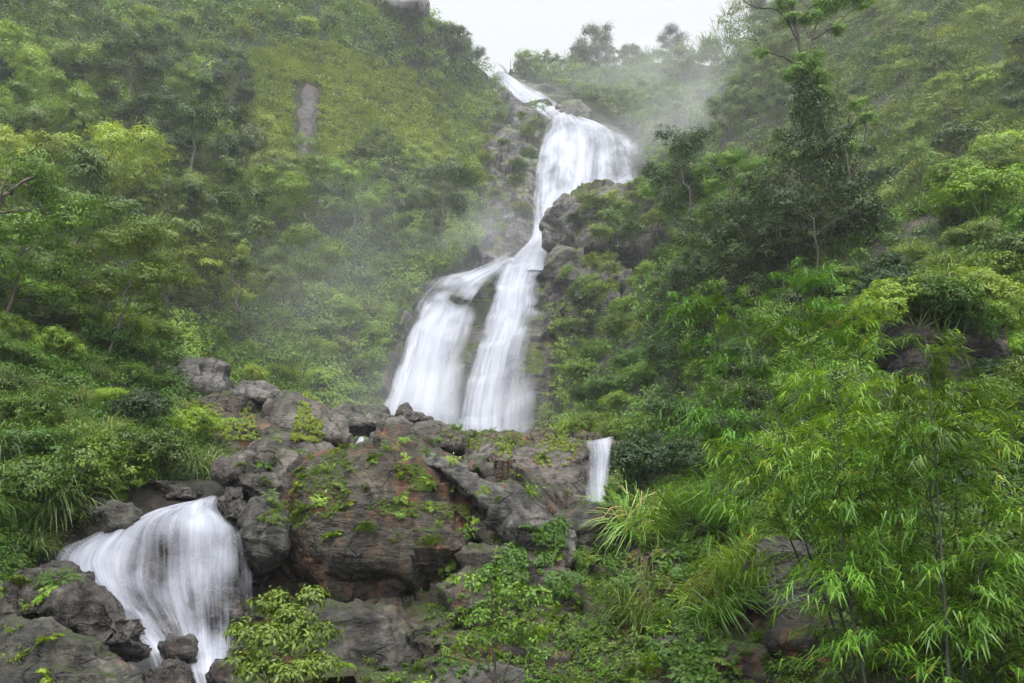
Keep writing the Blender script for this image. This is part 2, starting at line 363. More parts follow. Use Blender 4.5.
M['rock_grey'] = rock_mat('rock_grey', (.020, .018, .014), (.062, .057, .044), (.145, .135, .112), rust=0.1, moss=0.44, sc=1.0)
M['rock_brown'] = rock_mat('rock_brown', (.012, .010, .006), (.040, .032, .021), (.105, .090, .064), rust=0.58, moss=0.50, sc=1.0, wet=.4)
M['rock_moss'] = rock_mat('rock_moss', (.035, .030, .024), (.085, .072, .058), (.16, .14, .12), rust=0.15, moss=0.44, sc=0.9)
M['rock_shade'] = rock_mat('rock_shade', (.005, .004, .003), (.014, .011, .009), (.035, .029, .022), rust=0.2, moss=0.25, sc=.9, wet=.35)  # near-black rock: the shade of the hollows is put into its colour
M['rock_wet'] = rock_mat('rock_wet', (.020, .016, .013), (.062, .053, .045), (.135, .12, .108), rust=0.08, moss=0.22, sc=1.2, wet=.16)
M['rock_pale'] = rock_mat('rock_pale', (.036, .032, .028), (.095, .088, .076), (.185, .172, .152), rust=0.1, moss=0.22, sc=0.8)
M['water_far'] = water_mat('water_far', 0.35)
M['water_near'] = water_mat('water_near', 2.3, .86)

# ------------------------------------------------------------------ terrain sheets
class Sheet:
    def __init__(s, ctrl, xs, ytop, ybot, amp=0.012, fq=1.0, seed=1):
        c = np.array(ctrl, float); s.p = c[:, :2]/100; y = np.log(c[:, 2]); n = len(c)
        K = s._k(s.p, s.p)+np.eye(n)*0.02; Q = np.c_[np.ones(n), s.p]
        A = np.block([[K, Q], [Q.T, np.zeros((3, 3))]]); s.w = np.linalg.solve(A, np.r_[y, 0, 0, 0])
        s.xs, s.yt, s.yb, s.amp, s.fq, s.seed = xs, ytop, ybot, amp, fq, seed
    def _k(s, a, b):
        r2 = ((a[:, None]-b[None])**2).sum(-1); return np.where(r2 > 0, .5*r2*np.log(r2+1e-12), 0)
    def Y(s, px, py):
        px, py = np.broadcast_arrays(np.asarray(px, float), np.asarray(py, float)); q = np.c_[px.ravel(), py.ravel()]/100
        r = s._k(q, s.p) @ s.w[:-3] + s.w[-3] + q @ s.w[-2:]
        return np.exp(r).reshape(px.shape)
    def pos(s, px, py):
        Y = s.Y(px, py); P = at(px, py, Y); L = 0.12*Y[..., None]
        d = fbm(P/np.maximum(L, 1e-6)*0+P*s.fq, s.seed, 5)*s.amp*Y
        return P+d[..., None]*np.array([0, -.6, .6])
    def top(s, px): return np.interp(px, s.xs, s.yt)
    def bot(s, px): return np.interp(px, s.xs, s.yb)
    def inside(s, px, py): return (py >= s.top(px)) & (py <= s.bot(px)) & (px >= s.xs[0]) & (px <= s.xs[-1])
    def build(s, name, mat, nx, ny, back=((8, -1.), (30, -6.), (70, -25.)), soil=None, disp=None):
        px = np.linspace(s.xs[0], s.xs[-1], nx); t = np.linspace(0, 1, ny)
        PX = np.broadcast_to(px[None], (ny, nx)); PY = s.top(px)[None]*(1-t[:, None])+s.bot(px)[None]*t[:, None]
        P = s.pos(PX, PY)
        if disp: P = disp(P, PX, PY)
        so_ = np.zeros((ny, nx)) if soil is None else soil(PX, PY)
        rows = [P[0]+np.array([0, a, b]) for a, b in back[::-1]]
        P = np.concatenate([np.array(rows).reshape(-1, nx, 3), P]); so_ = np.concatenate([np.repeat(so_[:1], len(rows), 0), so_])
        n2 = len(P); i = np.arange(n2-1)[:, None]*nx+np.arange(nx-1)[None]
        q = np.stack([i+nx, i+nx+1, i+1, i], -1).reshape(-1, 4)
        me = mesh_np(name, P, q, smooth=True, attrs={'soil': ('POINT', so_)})
        return tag(link(name, me, mat), kind='structure')

def inpoly(px, py, poly):
    px = np.asarray(px, float); py = np.asarray(py, float); r = np.zeros(px.shape, bool); n = len(poly)
    for i in range(n):
        x1, y1 = poly[i]; x2, y2 = poly[(i+1) % n]
        if y1 == y2: continue
        c = ((y1 > py) != (y2 > py)) & (px < (x2-x1)*(py-y1)/(y2-y1)+x1); r ^= c
    return r
def polydist(px, py, poly):
    """distance in px to the polygon's outline (positive), for soft masks"""
    best = np.full(np.shape(px), 1e9); n = len(poly)
    for i in range(n):
        a = np.array(poly[i], float); b = np.array(poly[(i+1) % n], float); ab = b-a
        t = np.clip(((px-a[0])*ab[0]+(py-a[1])*ab[1])/(ab@ab), 0, 1)
        best = np.minimum(best, np.hypot(px-a[0]-t*ab[0], py-a[1]-t*ab[1]))
    return best

MAINC = [(-450, -300, 62), (-450, 250, 24), (0, -250, 92), (0, 0, 68), (0, 150, 48), (0, 250, 37), (0, 350, 31), (200, 350, 42), (200, 430, 37), (350, 420, 50), (200, 200, 62), (200, 0, 88),
         (200, -200, 118), (100, 100, 66), (425, 0, 112), (350, 100, 92), (350, 200, 76), (350, 300, 63), (475, 60, 132), (500, 85, 148), (500, 140, 118), (500, 200, 94), (470, 270, 76), (420, 340, 63), (450, 430, 55), (540, 430, 55),
         (540, 340, 63), (540, 230, 86), (560, 120, 122), (600, 125, 124), (640, 190, 108), (560, 62, 158), (650, 60, 152), (590, 90, 145), (750, 10, 138), (700, 130, 118), (900, -60, 108), (900, 0, 92), (1024, 0, 70), (900, 100, 66),
         (1024, 120, 48), (800, 200, 62), (700, 250, 72), (650, 300, 68), (620, 430, 56), (700, 430, 45), (900, 300, 40), (1024, 300, 30), (1450, 0, 42), (1450, 300, 20), (1450, -300, 70), (1024, -250, 105)]
S_MAIN = Sheet(MAINC, [-450, 0, 200, 350, 400, 425, 450, 472, 490, 505, 530, 560, 600, 650, 700, 730, 760, 800, 1024, 1450],
               [-330, -300, -190, -60, -15, 4, 35, 62, 78, 80, 72, 68, 66, 68, 66, 54, 30, -40, -300, -330],
               [460, 460, 450, 450, 450, 450, 450, 450, 450, 450, 450, 450, 450, 450, 450, 450, 450, 430, 400, 400], amp=.012, fq=.09, seed=3)
WATERPOLY = [(490, 70), (512, 70), (560, 100), (625, 120), (650, 190), (565, 235), (552, 262), (548, 340), (550, 400), (530, 440), (385, 430), (388, 380), (412, 320), (440, 285), (500, 258), (530, 235), (533, 160), (545, 120), (520, 112)]
ROCKPOLY = [(486, 70), (515, 66), (560, 92), (600, 108), (655, 135), (668, 185), (640, 230), (605, 262), (600, 300), (560, 330), (556, 380), (556, 440), (370, 440), (380, 372), (402, 320), (430, 282), (478, 250), (486, 200), (480, 150), (505, 120)]
def soilmask(PX, PY):
    ins = inpoly(PX, PY, ROCKPOLY); d = polydist(PX, PY, ROCKPOLY)
    return np.clip(np.where(ins, .5-d/18, .5+d/18), 0, 1)
def maindisp(P, PX, PY):
    m = 1-soilmask(PX, PY)
    return P
hill = S_MAIN.build('hillside', M['hill'], 330, 190, back=((10, 0.5), (40, -6.), (120, -40.)), soil=lambda x, y: np.ones(x.shape))

class CliffSheet(Sheet): pass
S_CL = CliffSheet(MAINC, [366, 400, 440, 480, 500, 520, 560, 600, 640, 680], [400, 330, 270, 74, 66, 66, 88, 104, 120, 150], [448, 448, 448, 448, 448, 448, 448, 448, 440, 430], amp=.006, fq=.16, seed=9)
def cliffdisp(P, PX, PY):
    Yv = P[..., 1]; m = 1-soilmask(PX, PY)
    # ledges: bedding steps tilted down to the right, plus broken facets
    h = P[..., 2]*.32 + P[..., 0]*.07 + fbm(P*.12, 4, 3)*.9
    st = (h-np.floor(h)); step = np.where(st < .75, st/.75, (1-st)/.25)
    f = facets(P*np.array([.2, .2, .3]), 5)*2.0 + facets(P*.55, 8)*.3 + fbm(P*1.1, 2, 3)*.25
    wi = inpoly(PX, PY, WATERPOLY); wd_ = polydist(PX, PY, WATERPOLY); wm = np.clip(np.where(wi, .4+wd_/10, .4-wd_/10), 0, 1)
    d = (step*1.3 + f + 0.6)*(0.2+.8*m)*(1-.62*wm) - (1-m)*3.0 - wm*.6
    return P+d[..., None]*np.array([0, -.85, .35])
cliff = S_CL.build('cliff', M['cliff'], 300, 330, back=((6, 0.), (14, -3.)), soil=soilmask, disp=cliffdisp)
tag(cliff, kind='structure')
def cliffY(px, py): return S_MAIN.Y(px, py)

RIGHTC = [(540, 480, 36), (560, 430, 44), (600, 350, 50), (640, 290, 52), (700, 230, 42), (800, 215, 36), (900, 200, 31), (1024, 180, 26), (700, 330, 32), (650, 400, 34), (700, 420, 26), (800, 300, 26), (800, 400, 20), (900, 300, 21),
          (1024, 300, 18), (1024, 400, 13.5), (600, 480, 24), (700, 500, 17), (800, 500, 14), (900, 480, 13), (1024, 520, 9.5), (700, 560, 14), (900, 560, 10.5), (1024, 600, 8), (1450, 100, 18), (1450, 450, 7), (600, 540, 18)]
S_R = Sheet(RIGHTC, [535, 560, 590, 620, 650, 700, 800, 900, 1024, 1450], [478, 430, 355, 300, 270, 232, 222, 205, 185, 60], [490, 520, 545, 560, 570, 580, 580, 580, 580, 580], amp=.02, fq=.3, seed=21)
S_R.build('spur', M['bank'], 190, 110, back=((3, 0.), (10, -4.), (25, -16.)))
LEFTC = [(-450, 150, 12), (-450, 560, 5), (0, 275, 23), (60, 290, 24), (130, 320, 25), (190, 372, 27), (250, 405, 25.5), (320, 445, 22), (0, 350, 18), (100, 400, 18.5), (200, 430, 19), (0, 450, 13), (100, 480, 14), (200, 490, 14.5), (0, 560, 11.4), (110, 520, 13.6), (260, 500, 15), (60, 560, 12.9), (0, 640, 10.4), (60, 600, 12.6)]
S_L = Sheet(LEFTC, [-450, 0, 60, 130, 185, 220, 260, 320, 350], [100, 278, 290, 318, 362, 384, 405, 440, 452], [700, 640, 610, 560, 520, 515, 540, 560, 560], amp=.018, fq=.35, seed=31)
S_L.build('left_bank', M['bank'], 190, 120, back=((2, 0.), (6, -3.), (12, -9.)))
MIDC = [(330, 452, 20), (400, 436, 24), (500, 436, 26), (590, 440, 26), (450, 470, 18), (520, 470, 18.5), (600, 470, 23), (600, 500, 21.5), (560, 540, 15.5), (450, 560, 14), (330, 600, 13), (250, 560, 14), (700, 560, 13), (600, 640, 10.5), (450, 683, 9.5), (330, 683, 9.8), (700, 683, 9), (200, 683, 10), (200, 600, 12.5), (0, 683, 9), (0, 760, 7)]
S_MID = Sheet(MIDC, [230, 330, 380, 450, 520, 600, 660], [545, 470, 442, 432, 434, 438, 450], [700, 700, 700, 700, 700, 700, 700], amp=.012, fq=.5, seed=41)
def middisp(P, PX, PY):
    f = facets(P*np.array([.5, .5, .8]), 15)*.5+facets(P*1.5, 18)*.16+fbm(P*2.5, 3, 3)*.06
    return P+f[..., None]*np.array([0, -.7, .5])
S_MID.build('streambed', M['rock_brown'], 260, 200, back=((3, -.5), (8, -3.)), disp=middisp)
FRC = [(560, 560, 13.2), (640, 540, 14), (700, 525, 13.5), (800, 520, 12.6), (900, 520, 11.5), (1024, 540, 9.3), (600, 640, 10.6), (700, 620, 10.8), (800, 620, 9.8), (900, 620, 8.6), (1024, 640, 7.2), (600, 720, 8.6), (700, 720, 8), (850, 720, 7), (1024, 720, 5.8), (1450, 560, 6), (1450, 720, 4)]
S_F = Sheet(FRC, [590, 640, 700, 800, 900, 1024, 1450], [570, 545, 530, 522, 520, 540, 560], [760]*7, amp=.016, fq=.7, seed=51)
def frontdisp(P, PX, PY):
    f = facets(P*np.array([.9, .9, 1.3]), 55)*.42+facets(P*2.6, 58)*.13+fbm(P*4, 3, 3)*.04
    return P+f[..., None]*np.array([0, -.75, .4])
S_F.build('right_bank', M['rock_brown'], 260, 150, back=((1.5, .0), (4, -1.)), disp=frontdisp)
# the ground everywhere else: one sheet under the hills to the horizon
g = np.linspace(-1, 1, 61); gx, gy = np.meshgrid(np.sign(g)*np.abs(g)**2*900, np.sign(g)*np.abs(g)**2*900+0)
gz = -1.2+fbm(np.stack([gx*.05, gy*.05, gx*0], -1), 7, 3)*.5
ii = np.arange(60)[:, None]*61+np.arange(60)[None]
tag(link('ground', mesh_np('ground', np.stack([gx, gy, gz], -1), np.stack([ii, ii+1, ii+62, ii+61], -1).reshape(-1, 4), smooth=True), M['bank']), kind='structure')

# ------------------------------------------------------------------ boulders
import bmesh
def boulder(pieces, Y, depth, mat, label, vox=0.05, big=.22, facet=.13, fine=.03, seed=1, fs=1.4, name='boulder', cat='boulder', group=None, strata=0.035):
    """pieces: list of outlines [(px,py[,dY])]; each grows into a hull with a front and a back; hulls fuse into one rock"""
    bm = bmesh.new()
    for pc in pieces:
        pts = []
        o = np.array([(p[0], p[1], p[2] if len(p) > 2 else 0) for p in pc], float); c = o.mean(0)
        for p in o:
            pts.append(at(p[0], p[1], Y+p[2]))
            f = c+(p-c)*0.66; pts.append(at(f[0], f[1]-2, Y+p[2]*.8-depth*.42))
            b = c+(p-c)*0.72; pts.append(at(b[0], b[1]+6, Y+p[2]+depth*.6))
        vs = [bm.verts.new(p) for p in pts]
        r = bmesh.ops.convex_hull(bm, input=vs)
        junk = [e for e in r['geom_interior'] if isinstance(e, bmesh.types.BMVert)]
        bmesh.ops.delete(bm, geom=junk, context='VERTS')
    me = bpy.data.meshes.new(name); bm.to_mesh(me); bm.free()
    tmp = bpy.data.objects.new('tmp', me); COL.objects.link(tmp)
    md = tmp.modifiers.new('r', 'REMESH'); md.mode = 'VOXEL'; md.voxel_size = vox
    ms = tmp.modifiers.new('s', 'SMOOTH'); ms.iterations = 1; ms.factor = .5
    dg = bpy.context.evaluated_depsgraph_get(); me2 = bpy.data.meshes.new_from_object(tmp.evaluated_get(dg))
    bpy.data.objects.remove(tmp); bpy.data.meshes.remove(me)
    n = len(me2.vertices); co = np.empty(n*3, np.float32); me2.vertices.foreach_get('co', co); co = co.reshape(-1, 3).astype(float)
    no = np.empty(n*3, np.float32); me2.vertices.foreach_get('normal', no); no = no.reshape(-1, 3).astype(float)
    p = co*fs
    d = big*fbm(p*.35, seed, 3)+facet*facets(p*np.array([.55, .55, .8]), seed+3)+facet*.16*facets(p*2.3, seed+9)+fine*fbm(p*4.5, seed+5, 4, .6)
    if strata:
        ax = nrm(np.array([.55*math.sin(seed*1.7), .25, .8])); h = (co@ax)*2.6*min(1, fs)/1.0+fbm(co*.8*fs, seed, 3)*.55; f = h-np.floor(h); d += strata*(1.3 if fs > .5 else 1)*(np.where(f < .86, f/.86, (1-f)/.14)-.5)
        h = (co@nrm(np.array([.9, .5, -.25])))*1.3*fs+fbm(co*.6*fs, seed+2, 3)*.6; f = h-np.floor(h); d += strata*.9*(np.where(f < .9, f/.9, (1-f)/.1)-.5)
    co = co+no*d[:, None]
    lo = np.array([co[:, 0].mean(), co[:, 1].mean(), co[:, 2].min()]); co -= lo
    me2.vertices.foreach_set('co', co.astype(np.float32).ravel()); me2.polygons.foreach_set('use_smooth', np.ones(len(me2.polygons), bool)); me2.update()
    me2.name = name; me2.materials.clear()
    o = link(name, me2, M[mat], loc=lo); tag(o, label, cat, group or 'rocks along the stream'); return o

# central rock group
boulder([[(290, 470, .9), (335, 452, 1.2), (402, 446, 1.0), (445, 462, .8), (480, 520, .2), (500, 560, 0), (470, 592, -.2), (425, 588, -.3), (360, 580, -.3), (300, 560, 0), (284, 510, .4)],
         [(430, 470, 1.0), (480, 490, 1.0), (530, 525, .8), (575, 565, .2), (540, 572, 0), (480, 555, 0), (440, 510, .3)],
         [(420, 560, 0), (300, 545, .3), (330, 600, .2), (400, 612, .1)]],
        13.2, 1.9, 'rock_brown', 'huge brown and rust-orange boulder with green moss, in the centre foreground', vox=.03, big=.22, facet=.26, fine=.04, seed=11, fs=.9, strata=.075)
boulder([[(408, 450, .9), (440, 452, .9), (478, 474, .7), (520, 500, .5), (562, 530, .3), (582, 560, .1), (560, 566, 0), (510, 532, .2), (462, 492, .4), (425, 462, .6)]], 12.5, .7, 'rock_pale', 'long pale grey slab sloping down the right shoulder of the huge rusty boulder', vox=.03, big=.08, facet=.10, fine=.03, seed=12, fs=1.2, strata=.05)
boulder([[(430, 585, .2), (470, 545, .4), (530, 550, .3), (585, 580, .2), (598, 640, 0), (560, 690, -.2), (490, 690, -.2), (470, 640, 0)]],
        12.1, 1.5, 'rock_moss', 'grey lichened boulder behind the thin dark-stemmed sapling', vox=.035, seed=23, facet=.2)
boulder([[(300, 650, .1), (322, 608, .3), (385, 601, .3), (418, 625, .2), (432, 665, 0), (410, 710, -.2), (300, 710, -.2)]],
        11.2, 1.2, 'rock_grey', 'pinkish grey broken boulder beneath the huge rusty boulder, right of the leafy bush', vox=.035, seed=33, facet=.2)
boulder([[(418, 688, 0), (450, 668, .2), (505, 661, .3), (540, 676, .1), (550, 720, 0), (430, 720, 0)]], 9.2, .9, 'rock_pale', 'low flat grey slab at the bottom edge below the sapling', vox=.03, seed=37, facet=.07)
# lower left
boulder([[(-40, 640, .3), (0, 616, .4), (55, 613, .3), (110, 640, .1), (142, 672, 0), (150, 730, -.2), (-60, 730, -.2)]], 8.6, 1.3, 'rock_grey', 'large smooth brown-grey boulder in the bottom left corner', vox=.03, seed=41, facet=.1, fs=1.3)
boulder([[(22, 592, .5), (55, 578, .5), (100, 592, .2), (140, 612, 0), (154, 632, -.1), (146, 655, -.1), (95, 650, 0), (40, 622, .3)]], 9.6, 1.1, 'rock_wet', 'wet dark angular boulder beside the foot of the left cascade', vox=.03, seed=43, facet=.16, fs=1.6, strata=.03)
boulder([[(-30, 600, .3), (10, 588, .3), (40, 600, .1), (30, 640, 0), (-40, 640, 0)]], 10.2, 1.0, 'rock_moss', 'dark mossy rock behind the boulders at the far left bottom', vox=.04, seed=44)
boulder([[(140, 676, .1), (158, 656, .2), (180, 652, .2), (200, 666, .1), (205, 700, 0), (140, 710, 0)]], 9.4, .7, 'rock_wet', 'smooth grey boulder splashed by the left cascade', vox=.025, big=.1, facet=.05, seed=45, fs=1.6)
boulder([[(160, 646, 0), (172, 638, .1), (190, 639, .1), (197, 650, 0), (194, 664, 0), (165, 662, 0)]], 10.3, .4, 'rock_wet', 'small round wet rock in the foam of the left cascade', vox=.025, big=.06, facet=.04, seed=46, fs=2)
boulder([[(206, 676, 0), (216, 660, .1), (234, 662, .1), (240, 690, 0), (210, 700, 0)]], 9.6, .4, 'rock_wet', 'brown wet stone parting the foam at the bottom edge', vox=.025, big=.06, facet=.04, seed=47, fs=2)
boulder([[(214, 500, .1), (226, 482, .3), (246, 484, .3), (252, 505, .1), (246, 530, 0), (222, 528, 0)]], 12.9, .8, 'rock_wet', 'dark rounded rock at the right lip of the left cascade', vox=.03, big=.12, facet=.07, seed=48, fs=1.6)
boulder([[(238, 520, .1), (252, 498, .3), (272, 500, .3), (286, 520, .1), (284, 556, 0), (262, 575, -.1), (244, 556, 0)]], 12.5, .9, 'rock_grey', 'lichen-spotted rounded boulder right of the left cascade', vox=.03, big=.12, facet=.08, seed=49, fs=1.6)
boulder([[(222, 470, .2), (245, 452, .5), (275, 462, .5), (290, 490, .2), (275, 510, 0), (240, 492, 0)]], 13.6, 1.2, 'rock_moss', 'mossy leaning slab above the rounded rocks right of the left cascade', vox=.035, seed=50, facet=.18)
boulder([[(266, 585, .1), (280, 560, .3), (300, 570, .2), (318, 610, 0), (300, 650, 0), (262, 640, 0)]], 13.8, .7, 'rock_shade', 'rock coloured as dark shade in the gap beside the cascade', vox=.035, seed=51, facet=.1)  # deep shadow of the gap painted by the near-black rock colour
boulder([[(95, 512, 0), (112, 503, .2), (134, 508, .2), (146, 520, .1), (138, 534, 0), (105, 534, 0)]], 12.6, .6, 'rock_grey', 'broken grey rock on the upper left side of the cascade', vox=.03, big=.08, facet=.1, seed=52, fs=1.6)
boulder([[(78, 505, .2), (104, 496, .3), (120, 520, .1), (96, 552, 0), (66, 572, 0), (40, 575, 0), (44, 540, .1)]], 13.4, .9, 'rock_moss', 'dark mossy ledge at the left edge of the cascade', vox=.035, seed=53, facet=.14)
boulder([[(138, 478, .1), (160, 468, .4), (196, 474, .4), (214, 486, .2), (205, 508, 0), (150, 512, 0)]], 14.0, 1.0, 'rock_wet', 'dark hollow ledge behind the crest of the left cascade', vox=.035, seed=54, facet=.14)
# rocks under the lower cascade
boulder([[(95, 560, .4), (130, 535, .6), (180, 520, .7), (225, 522, .6), (248, 545, .3), (252, 600, 0), (246, 660, -.2), (180, 670, -.3), (120, 640, -.2), (80, 600, 0)]], 12.75, 1.0, 'rock_wet', 'broad wet rock face showing through the white veil of the left cascade', vox=.035, big=.15, facet=.14, seed=55, fs=1.3)
boulder([[(175, 606, .0), (200, 586, .1), (238, 592, .1), (250, 620, 0), (238, 642, 0), (185, 640, 0)]], 11.6, .6, 'rock_wet', 'brown rock bulging through the lower right veil of the cascade', vox=.03, big=.1, facet=.07, seed=56, fs=1.6)
# left ridge of slabs
boulder([[(180, 372, 1), (192, 362, 1.2), (215, 368, 1), (228, 384, .6), (222, 398, 0), (190, 395, 0)]], 24.5, 2, 'rock_pale', 'topmost grey rock of the ridge above the left bank', vox=.06, strata=.10, seed=61, big=.3, facet=.3, fs=.8)
boulder([[(224, 388, .5), (240, 378, 1), (275, 382, 1), (290, 396, .6), (270, 404, 0), (232, 402, 0)]], 23.5, 2, 'rock_pale', 'flat pale grey slab jutting from the middle of the rock ridge', vox=.06, strata=.10, seed=62, big=.2, facet=.25, fs=.8)
boulder([[(268, 408, .5), (285, 396, 1), (318, 408, .8), (342, 424, .4), (350, 448, 0), (300, 446, 0), (262, 430, 0)]], 21.5, 2.2, 'rock_moss', 'rounded mossy boulder at the lower end of the rock ridge', vox=.06, strata=.10, seed=63, big=.3, facet=.25, fs=.8)
boulder([[(190, 404, .5), (225, 398, 1), (262, 415, .6), (290, 440, .4), (285, 480, 0), (250, 480, -.5), (236, 440, 0), (200, 430, 0)]], 19.5, 2.2, 'rock_brown', 'brown cracked rock wall below the flat pale slab', vox=.06, strata=.10, seed=64, big=.3, facet=.35, fs=.8)
boulder([[(250, 450, .4), (290, 436, .8), (335, 450, .6), (350, 470, .2), (320, 500, 0), (265, 500, 0)]], 17.5, 2.0, 'rock_moss', 'mossy rock filling the gap behind the huge boulder', vox=.06, seed=65, big=.25, facet=.3)
boulder([[(328, 418, .4), (345, 404, .8), (388, 406, .8), (402, 418, .4), (390, 432, 0), (335, 434, 0)]], 30, 2.4, 'rock_grey', 'grey-brown rock between the mossy ridge and the falls', strata=.14, vox=.08, seed=66, big=.3, facet=.35, fs=.7)
boulder([[(362, 448, 0), (380, 424, .6), (402, 418, .8), (418, 430, .6), (416, 452, 0), (370, 462, -.2)]], 21.5, 1.6, 'rock_pale', 'smooth pale grey rock beside the tiny white spout', vox=.06, seed=67, big=.12, facet=.1, fs=.8)
boulder([[(404, 438, .3), (414, 421, .6), (440, 420, .6), (468, 438, .2), (466, 452, 0), (412, 454, 0)]], 20.5, 1.4, 'rock_moss', 'dark humped boulder in front of the foot of the falls', vox=.06, seed=68, big=.2, facet=.15, fs=.9)
boulder([[(396, 412, 0), (405, 405, .3), (428, 416, .2), (440, 424, 0), (400, 426, 0)]], 26, 1.2, 'rock_wet', 'thin dark rock edge at the foot of the left-hand fall', vox=.06, strata=.10, seed=69, big=.1, facet=.15, fs=.9)
# slab slope between the big boulder and the small right cascade
boulder([[(455, 445, .8), (520, 432, 1.5), (575, 438, 1.2), (596, 470, .6), (592, 520, 0), (560, 530, -.4), (500, 490, -.2), (450, 470, 0)]], 19.0, 2.0, 'rock_moss', 'long mossy brown slab slope left of the small right cascade', vox=.06, seed=71, big=.3, facet=.3, fs=.9)
boulder([[(540, 452, .2), (560, 440, .5), (590, 440, .5), (604, 470, .2), (600, 500, 0), (570, 490, 0)]], 20.5, 1.2, 'rock_brown', 'brown rock lip that the small right cascade pours over', vox=.06, seed=72, big=.2, facet=.2)
boulder([[(560, 520, .2), (590, 508, .5), (640, 520, .4), (660, 548, .1), (620, 570, 0), (575, 560, 0)]], 14.8, 1.2, 'rock_grey', 'grey rock half buried in leaves right of the huge boulder', vox=.04, seed=73, facet=.2)
# right bank rocks
boulder([[(598, 610, .2), (618, 580, .4), (640, 590, .3), (648, 640, 0), (652, 700, -.1), (596, 700, -.1)]], 10.8, .8, 'rock_brown', 'tall brown mossy rock column hung with roots', vox=.03, seed=81, facet=.14)
boulder([[(738, 545, .3), (760, 534, .5), (800, 538, .5), (850, 545, .4), (860, 580, .1), (800, 600, 0), (745, 590, 0)]], 10.6, 1.0, 'rock_pale', 'pale pinkish-grey slab left of the bamboo stems', vox=.03, seed=82, facet=.12, strata=.03)
boulder([[(772, 590, .2), (800, 582, .3), (832, 588, .2), (835, 615, 0), (790, 622, 0), (770, 610, 0)]], 9.8, .6, 'rock_pale', 'jagged pale rock with a dark hollow under the pinkish slab', vox=.025, seed=83, facet=.16, fs=1.7)
boulder([[(728, 590, .2), (750, 580, .3), (772, 600, .2), (765, 640, 0), (735, 645, 0)]], 10.0, .7, 'rock_brown', 'reddish broken rock on the right bank below the hanging grass', vox=.03, seed=84, facet=.14)
boulder([[(700, 660, .1), (725, 640, .3), (760, 650, .2), (775, 690, 0), (700, 700, 0)]], 8.8, .7, 'rock_brown', 'rusty rock at the bottom edge left of the bamboo', vox=.025, seed=85, facet=.12)
boulder([[(780, 640, .1), (800, 622, .3), (850, 630, .2), (870, 690, 0), (785, 700, 0)]], 8.8, .8, 'rock_brown', 'dark orange-brown rock behind the red dead fern', vox=.03, seed=86, facet=.12)
boulder([[(655, 640, .1), (680, 625, .3), (715, 632, .2), (712, 680, 0), (650, 690, 0)]], 9.9, .7, 'rock_moss', 'dark mossy rock under the trailing leaves of the right bank', vox=.03, seed=87, facet=.12)
boulder([[(895, 330, .3), (930, 305, .6), (985, 308, .6), (1010, 350, .3), (1005, 430, 0), (940, 440, -.2), (900, 400, 0)]], 15.2, 1.6, 'rock_shade', 'rock face coloured as dark shade in the hollow above the bamboo, right side', vox=.05, seed=88, facet=.25, cat='rock')  # darkness of the recess comes from the rock colour, as painted shade
# up at the falls
boulder([[(546, 222, 1), (562, 204, 2), (600, 196, 3), (650, 186, 4), (690, 182, 5), (690, 235, 0), (640, 262, 0), (570, 262, 0), (548, 245, 0)]], 72, 8, 'cliff', 'grey rock buttress on the right that hides part of the falls', vox=.26, seed=91, big=.7, facet=1.5, fine=.16, fs=.3, cat='rock', strata=.3)
boulder([[(546, 262, 0), (556, 246, 1), (620, 250, 1), (640, 290, 0), (600, 330, 0), (560, 330, 0), (548, 300, 0)]], 67, 5, 'cliff', 'broken purple-grey ledge right of the lower falls', vox=.25, seed=92, big=.6, facet=1.4, fine=.16, fs=.35, cat='rock', strata=.3)
boulder([[(556, 118, 0), (562, 104, 1), (580, 98, 1), (596, 112, 0), (592, 128, 0), (570, 132, 0)]], 126, 5, 'cliff', 'dark rock dividing the highest fall from the wide upper fall', vox=.35, seed=93, big=.6, facet=.7, fine=.1, fs=.35, cat='rock')
boulder([[(340, 4, 0), (350, -12, 1), (420, -14, 1), (432, 4, 0), (425, 14, 0), (350, 12, 0)]], 106, 6, 'cliff', 'bare grey crag on the skyline above the left hillside', vox=.4, seed=94, big=.8, facet=1.0, fine=.15, fs=.3, cat='crag')

# bare rock streak on the left slope
def patch(poly, name, mat, label, cat, lift=0.5):
    x0, x1 = min(p[0] for p in poly)-4, max(p[0] for p in poly)+4; y0, y1 = min(p[1] for p in poly)-4, max(p[1] for p in poly)+4
    nx, ny = int((x1-x0)*1.6), int((y1-y0)*1.2); X, Yp = np.meshgrid(np.linspace(x0, x1, nx), np.linspace(y0, y1, ny))
    P = S_MAIN.pos(X, Yp); ins = inpoly(X, Yp, poly); d = polydist(X, Yp, poly)
    k = np.clip(np.where(ins, d/2.5, -d/2.5), -1.2, 1)*lift*1.6
    f = facets(P*.9, 5)*.12+fbm(P*1.2, 3, 3)*.12
    P = P+(k+f*(k > 0)+.2)[..., None]*np.array([0, -.8, .45])
    i = np.arange(ny-1)[:, None]*nx+np.arange(nx-1)[None]; q = np.stack([i+nx, i+nx+1, i+1, i], -1).reshape(-1, 4)
    o = link(name, mesh_np(name, P-P[0, 0], q, smooth=True), M[mat], loc=P[0, 0]); tag(o, label, cat, 'bare rock on the left hillside'); return o
patch([(308, 84), (316, 90), (314, 101), (318, 110), (313, 124), (315, 135), (309, 146), (311, 158), (306, 168), (299, 170), (297, 158), (301, 147), (298, 136), (303, 126), (300, 114), (306, 104), (304, 94)], 'rock_streak', 'streak', 'long pinkish bare rock streak running down the left hillside', 'rock face', .12)
patch([(244, 120), (250, 119), (250, 130), (246, 132)], 'rock_streak', 'streak', 'tiny pale rock scar left of the long pinkish streak', 'rock face', .12)
patch([(330, 88), (344, 86), (350, 96), (336, 100)], 'rock_streak', 'streak', 'small grey rock patch right of the long pinkish streak', 'rock face', .12)
